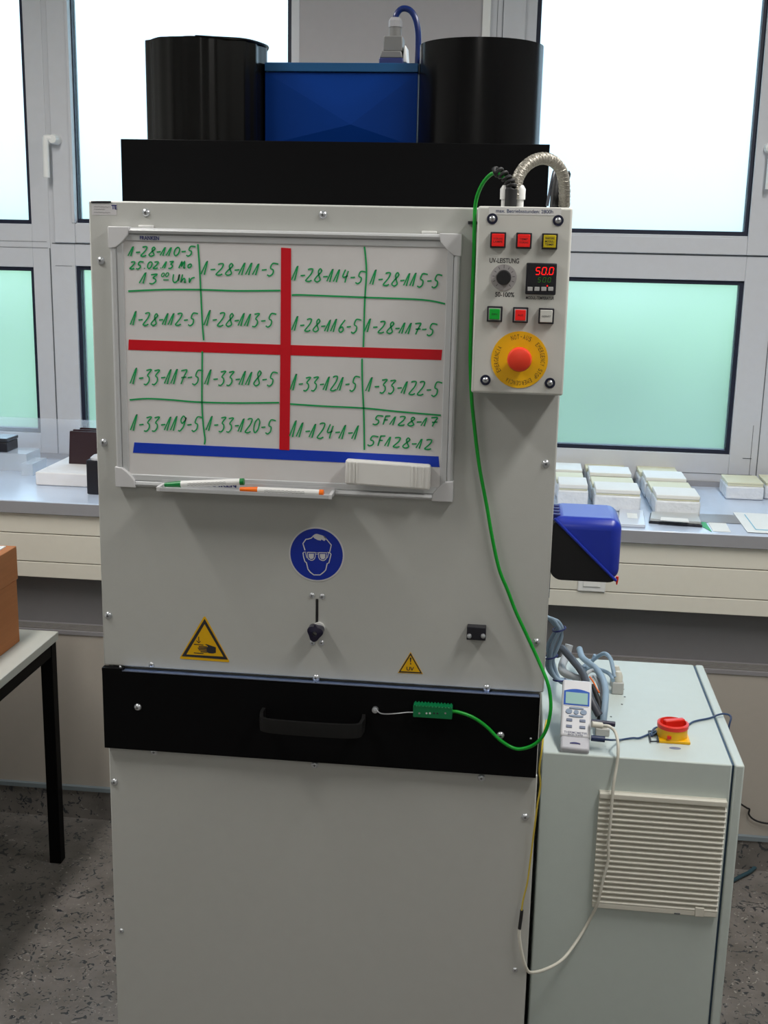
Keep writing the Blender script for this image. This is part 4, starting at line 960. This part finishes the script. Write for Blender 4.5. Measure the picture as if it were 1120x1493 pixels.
kc_ = thing('sensor_cable', Jz(868, 1076, .03), 'thin dark blue cable from the thermometer across the cabinet past the switch', 'cable')
rtube([Jz(862, 1076, .03), Jz(872, 1077, .03), Jz(882, 1078, .03)], .0062, 'plug_body', mat('plug_navy2', (.015, .03, .09), .4), kc_, 12)
zc2 = SZ+.0035
N1 = [Jz(880, 1078, .03), Jz(893, 1079, .028)]+[atz(u, v, zc2) for u, v in ((905, 1078.5), (922, 1076), (932, 1076), (945, 1071), (960, 1065))]
N1 += [Vector((SWX-.045, SWY-.005, zc2)), Vector((SWX-.03, SWY+.042, zc2)), Vector((SWX+.02, SWY+.044, zc2))]+[atz(u, v, zc2) for u, v in ((1012, 1052), (1035, 1047))]
N1 += [atz(1048, 1042, SZ+.008), atz(1058, 1041, SZ+.008), atz(1066, 1046, SZ+.006), at(1070, 1060, .42)-Vector((0, 0, 0))]
N1[-1] = Vector((SX1+.006, N1[-2].y-.01, SZ-.02)); N1.append(Vector((SX1+.006, N1[-1].y, SZ-.12)))
N1[-3].x = max(N1[-3].x, SX1+.001)
rtube(N1, .0022, 'sheath', mat('navy_cable', (.03, .06, .14), .4), kc_, 8)

# cable bundles between machine and cabinet
def cable(name, label, pts, r, m_, group=None, cat='cable'):
    o = thing(name, pts[0], label, cat, group); rtube(pts, r, 'sheath', m_, o, 12, 6); return o
bd = thing('cable_bundle', at(806, 930, .40), 'bundle of pale blue-grey cables curving out behind the machine edge', 'cables')
for k, (dx, dy) in enumerate(((0, 0), (7, .006), (-6, .010), (2.5, .018))):
    P = [at(u+dx*w_, v+dx*.4, .42+dy) for u, v, w_ in ((796, 900, 1), (806, 903, 1), (813, 912, .9), (816, 918, .4), (812, 928, .9), (805, 944, 1), (803, 958, .5), (803, 972, .9), (808, 984, .8), (816, 992, .4))]
    P.append(P[-1]+Vector((.03, .02, -.012)))
    MB().tube(spline(P, 6), .0042, 10).build('strand', CBLUE if k != 3 else CGREY, bd, smooth=True)
for (u, v, a_) in ((815.5, 917, .2), (803.5, 957, .4), (816, 991, 1.3)):
    p = at(u, v, .43); ring = [p+Vector((.0135*math.cos(t*PI/8), .019*math.sin(t*PI/8), .004*math.cos(t*PI/8+a_))) for t in range(17)]
    MB().tube(ring, .0018, 6).build('cable_tie', NAVY, bd, smooth=True)
zs1 = SZ
cable('dark_cable', 'thick dark grey cable crossing diagonally behind the thermometer', [at(812, 955, .62), at(818, 945, .60), at(826, 952, .57), at(838, 966, .53), at(850, 982, .47), at(856, 1000, .42), at(862, 1020, .38), at(874, 1043, .36)], .0085, CDARK)
cable('grey_conduit', 'pale grey conduit rising behind the thermometer top', [at(830, 940, .66), at(826, 955, .65), at(820, 970, .6), at(822, 980, .55), at(838, 988, .5), at(850, 992, .47)], .0095, CGREY)
cable('blue_grey_cable', 'long pale blue cable arching from the wall side down beside the thermometer', [at(845, 946, .74), at(849, 958, .70), at(858, 966, .66), at(870, 976, .58), at(879, 990, .50), at(883, 1008, .44), at(882, 1030, .39), at(880, 1048, .37), atz(879, 1064, SZ+.006)], .0075, CBLUE)
cable('blue_grey_cable', 'pale blue cable arching into the grey plug at the back of the cabinet', [at(846, 975, .70), at(860, 966, .71), at(872, 957, .70), at(882, 953, .68), at(890, 960, .65), at(894, 975, .62), at(897, 988, .60)], .0048, CBLUE)
cable('blue_grey_cable', 'lower pale blue cable entering the front grey plug', [at(850, 975, .68), at(864, 974, .68), at(880, 978, .66), at(890, 984, .62), at(894, 992, .58)], .0046, CBLUE)
cable('blue_grey_cable', 'short pale blue cable end sticking up near the back edge', [at(868, 955, .72), at(864, 964, .72), at(858, 972, .70), at(850, 980, .66)], .0048, CBLUE)
cable('black_conduit', 'black ribbed conduit dropping beside the thermometer', [at(863, 1000, .44), at(869, 1012, .42), at(874, 1028, .40), at(875, 1043, .385), at(874, 1052, .38)], .0062, RUBBER)
cable('orange_wire', 'thin orange wire between the cables', [at(860, 987, .5), at(865, 994, .48), at(870, 1004, .46), at(874, 1010, .45)], .0018, ORANGE)
cable('grey_cable', 'thin grey cable loop behind the thermometer', [at(852, 985, .56), at(862, 978, .58), at(870, 980, .57), at(874, 990, .54), at(878, 1006, .48), at(876, 1024, .44)], .0042, CGREY)
cable('grey_cable', 'thin grey cable tucked under the pale blue one', [at(856, 992, .54), at(866, 986, .55), at(873, 998, .5), at(878, 1018, .45), at(879, 1034, .42)], .0038, CGREY)
def plug(u, v, label, zz, sc_=1):
    p = atz(u, v, SZ); o = thing('cable_plug', p, label, 'plug', 'grey plugs on the cabinet top')
    r = .0125*sc_
    MB().box(p.x-r*1.05, p.x+r*1.05, p.y-r, p.y+r, SZ+.0003, SZ+zz*.55).build('plug_body', mat('plug_grey', (.48, .48, .46), .5), o, .002)
    MB().lathe([(r*.85, SZ+zz*.55), (r*.85, SZ+zz*.8), (r*.5, SZ+zz)], (p.x, p.y, 0), 'z', 16).build('cable_nut', CWHITE, o, smooth=True, auto=.6)
plug(900, 1010, 'grey plug on the cabinet top, in front of its twin', .052)
plug(897, 999, 'grey plug furthest back on the cabinet top', .048, .9)
plug(878, 1070, 'grey plug standing close to the right side of the thermometer', .03, 1.1)

# ------------------------------------------------------------------ left table and cardboard box
TX1, TY1, TZ = -.565, 1.165, .73; TX0, TY0 = -1.9, -.15
tb_ = thing('work_table', ((TX0+TX1)/2, .5, 0), 'table with pale top and black square legs at the left', 'table')
MB().box(TX0, TX1, TY0, TY1, TZ-.025, TZ).build('tabletop', TTOP, tb_, .002)
fr = MB()
for (x0, x1, y0, y1) in ((TX0+.04, TX1-.04, TY1-.04, TY1-.008), (TX0+.04, TX1-.04, TY0+.008, TY0+.04)): fr.box(x0, x1, y0, y1, TZ-.065, TZ-.0255)
for (x0, x1) in ((TX0+.008, TX0+.036), (TX1-.036, TX1-.008)): fr.box(x0, x1, TY0+.04, TY1-.04, TZ-.065, TZ-.0255)
fr.build('frame', BLACK, tb_)
for x in (TX0+.006, TX1-.042):
    for y in (TY0+.006, TY1-.042): MB().box(x, x+.036, y, y+.036, 0, TZ-.0255).build('leg', BLACK, tb_, .002)
cbX = atz(29, 935, TZ).x; cbY = atz(29, 935, TZ).y; cbZ = atx(24, 793, cbX).z
cz_ = thing('cardboard_box', (cbX-.2, cbY-.2, TZ), 'brown cardboard box with white paper on top standing on the table', 'box')
MB().box(cbX-.42, cbX, cbY-.42, cbY, TZ+.0005, cbZ-.035).build('carton', CARD, cz_, .002)
MB().box(cbX-.425, cbX+.003, cbY-.425, cbY+.003, cbZ-.10, cbZ-.004).build('lid', CARD, cz_, .002)
MB().box(cbX-.40, cbX-.02, cbY-.40, cbY-.015, cbZ-.004, cbZ-.001).build('paper_sheet', PAPER, cz_)

# ------------------------------------------------------------------ things on the worktop, left
def zbox(u0, v0, u1, v1, depth, name, m_, par, hpx=None, h=None, bev=.003, z=ZT):
    """front bottom corners at pixels (u0,v0),(u1,v1) on the worktop"""
    a = atz(u0, v0, z); b = atz(u1, v1, z); y = (a.y+b.y)/2
    return MB().box(a.x, b.x, y, y+depth, z+.0006, z+h).build(name, m_, par, bev)
a = atz(51, 708, ZT); b = atz(139, 711, ZT); ysl = (a.y+b.y)/2; bk = atz(97, 671, ZT+.045)
fo = MB().prism([(a.x, ysl, ZT+.0006), (a.x+.42, ysl, ZT+.0006), (a.x+.42, ysl+.30, ZT+.0006), (a.x+.0, ysl+.30, ZT+.0006)], (0, 0, .044)).build('foam_block', FOAM, None, .004); tag(fo, 'thick white foam slab on the worktop left of the machine', 'slab')
# dark brown plates standing on it
zf = ZT+.045
a = at(100, 669, ysl+.15)
for k, (u0, v0, du) in enumerate(((101, 629, 0), (106, 626.5, .012), (116, 624, .024))):
    yk = ysl+.16+k*.02; x0 = at(u0, 640, yk).x; z1 = at(u0+10, v0, yk).z
    o = MB().prism_y([(x0-.005, zf), (x0+.22, zf), (x0+.22, z1), (x0+.002, z1)], yk, yk+.010).build('dark_plate', BROWN, None, .001)
    tag(o, ('front one of three dark brown plates standing on the foam slab', 'middle one of three dark brown plates standing on the foam slab', 'rearmost and tallest dark brown plate on the foam slab')[k], 'plate', 'dark plates standing on the foam slab')
# black upright holder next to the machine
yh = ysl-.10; hx0 = at(126, 700, yh).x; z1 = at(130, 671, yh).z
bh_ = thing('black_holder', (hx0+.02, yh+.02, ZT), 'upright black holder with clear cap at the worktop edge', 'holder')
MB().box(hx0, hx0+.07, yh, yh+.05, ZT+.0006, z1).build('body', BLACKPL, bh_, .004)
MB().lathe([(.026, z1), (.026, z1+.006), (.016, z1+.014), (.006, z1+.017)], (hx0+.034, yh+.025, 0), 'z', 24).build('cap', mat('cap_white', (.6, .6, .63), .3), bh_, smooth=True)
# black case at the left edge
# clear boxes
def clearbox(u0, u1, vb, depth, vt, label, name='clear_box', th=.0025):
    a = atz(u0, vb, ZT); b = atz(u1, vb, ZT); y = (a.y+b.y)/2; zt = at((u0+u1)/2, vt, y).z
    o = thing(name, ((a.x+b.x)/2, y, ZT), label, 'box', 'clear acrylic boxes on the worktop')
    x0, x1, y1, z0 = a.x, b.x, y+depth, ZT+.0008
    MB().box(x0, x1, y, y+th, z0, zt).build('side', CLEAR, o); MB().box(x0, x1, y1-th, y1, z0, zt).build('side', CLEAR, o)
    MB().box(x0, x0+th, y+th, y1-th, z0, zt).build('side', CLEAR, o); MB().box(x1-th, x1, y+th, y1-th, z0, zt).build('side', CLEAR, o)
    MB().box(x0, x1, y, y1, zt+.0002, zt+th).build('top', CLEAR, o)
    return o
clearbox(-60, 44, 686, .12, 661, 'long clear acrylic box at the left edge, under the black case')
_ly = atz(0, 686, ZT).y; _ly2 = (atz(-60, 686, ZT).y+atz(44, 686, ZT).y)/2; _lz = at(-8, 661, _ly2).z+.0028
xr3 = at(13, 645, _ly2+.03).x; zt3 = at(10, 634, _ly2+.09).z
bcs = thing('black_case', (xr3-.1, _ly2+.06, _lz), 'low black case with glossy lid lying on the long clear box at the left edge', 'case')
MB().box(xr3-.14, xr3, _ly2+.012, _ly2+.105, _lz, zt3-.0135).build('base', BLACKPL, bcs, .003)
MB().box(xr3-.142, xr3+.002, _ly2+.010, _ly2+.107, zt3-.0125, zt3).build('lid', mat('lid_gloss', (.03, .035, .045), .12), bcs, .003)
clearbox(31, 49, 694, .12, 677, 'small clear acrylic box beside the foam slab', th=.002)
# tall clear sheet stood behind them
ys3 = 2.085; xa3 = at(-90, 640, ys3).x; xb3 = at(150, 640, ys3).x; z3 = at(60, 610, ys3).z
cs = MB().box(xa3, xb3, ys3, ys3+.004, ZT+.0006, z3).build('clear_sheet', cloudy(), None, .0005)
tag(cs, 'tall cloudy acrylic sheet standing in front of the left window', 'sheet')

# ------------------------------------------------------------------ things on the worktop, right: packs of paper in film
def pack(u, v, wpx_, depth, h, label, rot=0, layers=True):
    """front-left bottom corner at pixel (u,v) on the worktop"""
    a = atz(u, v, ZT); b = atz(u+wpx_, v, ZT); wd = b.x-a.x
    o = thing('paper_pack', (a.x, a.y, ZT), label, 'pack', 'film wrapped paper packs on the worktop')
    hh = h
    MB().box(a.x, a.x+wd, a.y, a.y+depth, ZT+.0008, ZT+hh*.72).build('wrapped_paper', FILM, o, .006, seg=3)
    MB().box(a.x+.004, a.x+wd-.004, a.y+.003, a.y+depth-.004, ZT+hh*.72, ZT+hh*.80).build('cream_sheets', PAPERY, o, .001)
    MB().box(a.x+.002, a.x+wd-.003, a.y+.001, a.y+depth-.002, ZT+hh*.80, ZT+hh).build('top_sheets', PAPER, o, .002)
    return o
hP = .068
cols = [(955, 753, 64, 4, 'middle'), (868, 745, 66, 4, 'left'), (812, 738, 44, 4, 'far left')]
nm = {0: 'front', 1: 'second', 2: 'third', 3: 'rearmost'}
for (u, v, wp_, n, cn_) in cols:
    a0 = atz(u, v, ZT); dd = .131; b0 = atz(u+wp_, v, ZT); wd = b0.x-a0.x
    for k in range(n):
        y = a0.y+k*(dd+.004); x = a0.x-.004*k+(random.random()-.5)*.008; h = hP*(1.0-.13*(k % 2)+.05*random.random())
        dsc = {'middle': 'row nearest the blue tape strip', 'left': 'row beside the blue box', 'far left': 'row hidden partly by the machine'}
        row = {'middle': 'right-hand row of the three', 'left': 'middle row of the three', 'far left': 'left row close to the machine'}[cn_]
        o = thing('paper_pack', (x, y, ZT), '%s paper pack in clear film, %s' % (nm[k], row), 'pack', 'film wrapped paper packs on the worktop')
        MB().box(x, x+wd, y, y+dd, ZT+.0008, ZT+h*.74).build('wrapped_paper', FILM, o, .006, seg=3)
        MB().box(x+.004, x+wd-.004, y+.003, y+dd-.004, ZT+h*.74, ZT+h*.82).build('cream_sheets', PAPERY, o, .001)
        MB().box(x+.002, x+wd-.003, y+.001, y+dd-.002, ZT+h*.82, ZT+h).build('top_sheets', PAPER if k % 2 == 0 else PAPERY, o, .002)
for (u, v, wp_, lb_) in ((1058, 728, 53, 'single film wrapped paper pack under the window corner, near the right edge'), (1114, 728, 53, 'film wrapped paper pack cut off by the right edge of the picture')):
    a0 = atz(u, v, ZT); b0 = atz(u+wp_, v, ZT); x = a0.x; wd = b0.x-x; y = a0.y; dd = .14; h = .058
    o = thing('paper_pack', (x, y, ZT), lb_, 'pack', 'film wrapped paper packs on the worktop')
    MB().box(x, x+wd, y, y+dd, ZT+.0008, ZT+h*.78).build('wrapped_paper', FILM, o, .006, seg=3)
    MB().box(x+.004, x+wd-.004, y+.003, y+dd-.004, ZT+h*.78, ZT+h*.90).build('cream_sheets', PAPERY, o, .001)
    MB().box(x+.002, x+wd-.003, y+.001, y+dd-.002, ZT+h*.90, ZT+h).build('top_sheets', PAPERY, o, .002)
def flat(px_, z0, th, name, m_, par=None, bev=0):
    P = [atz(u, v, ZT+z0) for u, v in px_]; return MB().prism([(p.x, p.y, ZT+z0) for p in P], (0, 0, th)).build(name, m_, par, bev)
fl = flat([(901, 768), (941, 770), (938, 748), (903, 746)], .0006, .010, 'clear_case', mat('pale_case', (.62, .66, .74), .2), None, .002); tag(fl, 'flat pale plastic case lying behind the blue box', 'case')
flat([(915, 755), (930, 756), (929, 749), (914, 748)], .0108, .0006, 'inner_label', PAPER, fl)
rk = thing('slide_rack', atz(985, 765, ZT), 'low rack with white slats and black base in front of the middle packs', 'rack')
flat([(946, 763), (1024, 769), (1018, 754), (948, 751)], .0006, .007, 'base', BLACKPL, rk, .001)
flat([(948, 759.5), (1022, 764.5), (1017, 752), (950, 749.5)], .0078, .008, 'tray_top', mat('rack_grey', (.5, .52, .52), .4), rk, .001)
flat([(963, 759), (1005, 762), (1003, 757.5), (964, 755)], .016, .003, 'white_slat', PAPER, rk, .0005)
gcd = flat([(1024, 768), (1038, 775.5), (1028, 760), (1022, 757)], .0006, .001, 'green_card', GREENPAPER); tag(gcd, 'small green card corner lying at the worktop edge', 'card')
shp = flat([(1040, 774.5), (1066, 776), (1058, 762), (1032, 761)], .0004, .0006, 'pale_sheet', PAPER); tag(shp, 'small pale sheet at the front edge next to the green card', 'paper')
gsh = flat([(1020, 761), (1086, 764), (1072, 751), (1012, 749)], .0012, .0006, 'grey_sheet', mat('grey_sheet', (.25, .25, .26), .35)); tag(gsh, 'dark grey strip of card behind the pale sheet', 'card')
dc = thing('document', atz(1110, 765, ZT), 'printed white document lying at the right edge of the worktop', 'paper')
flat([(1090, 776), (1165, 780), (1150, 751), (1069, 747)], .0020, .0006, 'sheet', PAPER, dc)
flat([(1101.5, 772), (1103, 772), (1086.5, 750), (1085, 750)], .0028, .0002, 'printed_frame', mat('frame_cyan', (.15, .45, .6), .5), dc)
flat([(1102, 771.5), (1160, 775), (1160, 776), (1102, 772.5)], .0028, .0002, 'printed_frame', mat('frame_cyan', (.15, .45, .6), .5), dc)

# ------------------------------------------------------------------ floor and wall odds
cable('wall_wire', 'thin black wire looping along the wall near the right edge', [at(1080, 1172, YCL-.05), at(1089, 1178, YCL-.012), at(1093, 1180, YCL-.012), at(1092, 1187, YCL-.012), at(1098, 1194, YCL-.012), at(1110, 1199, YCL-.012), at(1130, 1201, YCL-.012), at(1160, 1198, YCL-.012)], .0028, RUBBER)
cable('floor_hose', 'thin blue hose on the floor to the right of the cabinet', [atz(1040, 1300, .008), atz(1078, 1279, .008), atz(1095, 1270, .008), atz(1110, 1256, .008), atz(1130, 1240, .008), atz(1160, 1228, .008)], .006, mat('floor_hose_blue', (.03, .07, .09), .5))

# ceiling lamp fixtures; the one behind the camera is added for frontal fill
for k, (x, y, l_) in enumerate(((1.6, -.15, 'ceiling lamp fixture over the right side of the room'), (-.75, -.15, 'ceiling lamp fixture over the left side of the room'), (.55, -2.8, 'unseen lamp fixture added behind the camera for frontal fill'))):
    cl = thing('ceiling_lamp', (x, y, ZC), l_, 'lamp', 'ceiling lamps')
    MB().box(x-.15, x+.15, y-1.05, y+1.05, ZC-.06, ZC-.002).build('housing', CEIL, cl)
    MB().box(x-.12, x+.12, y-1.02, y+1.02, ZC-.064, ZC-.0605).build('diffuser', PAPER, cl)
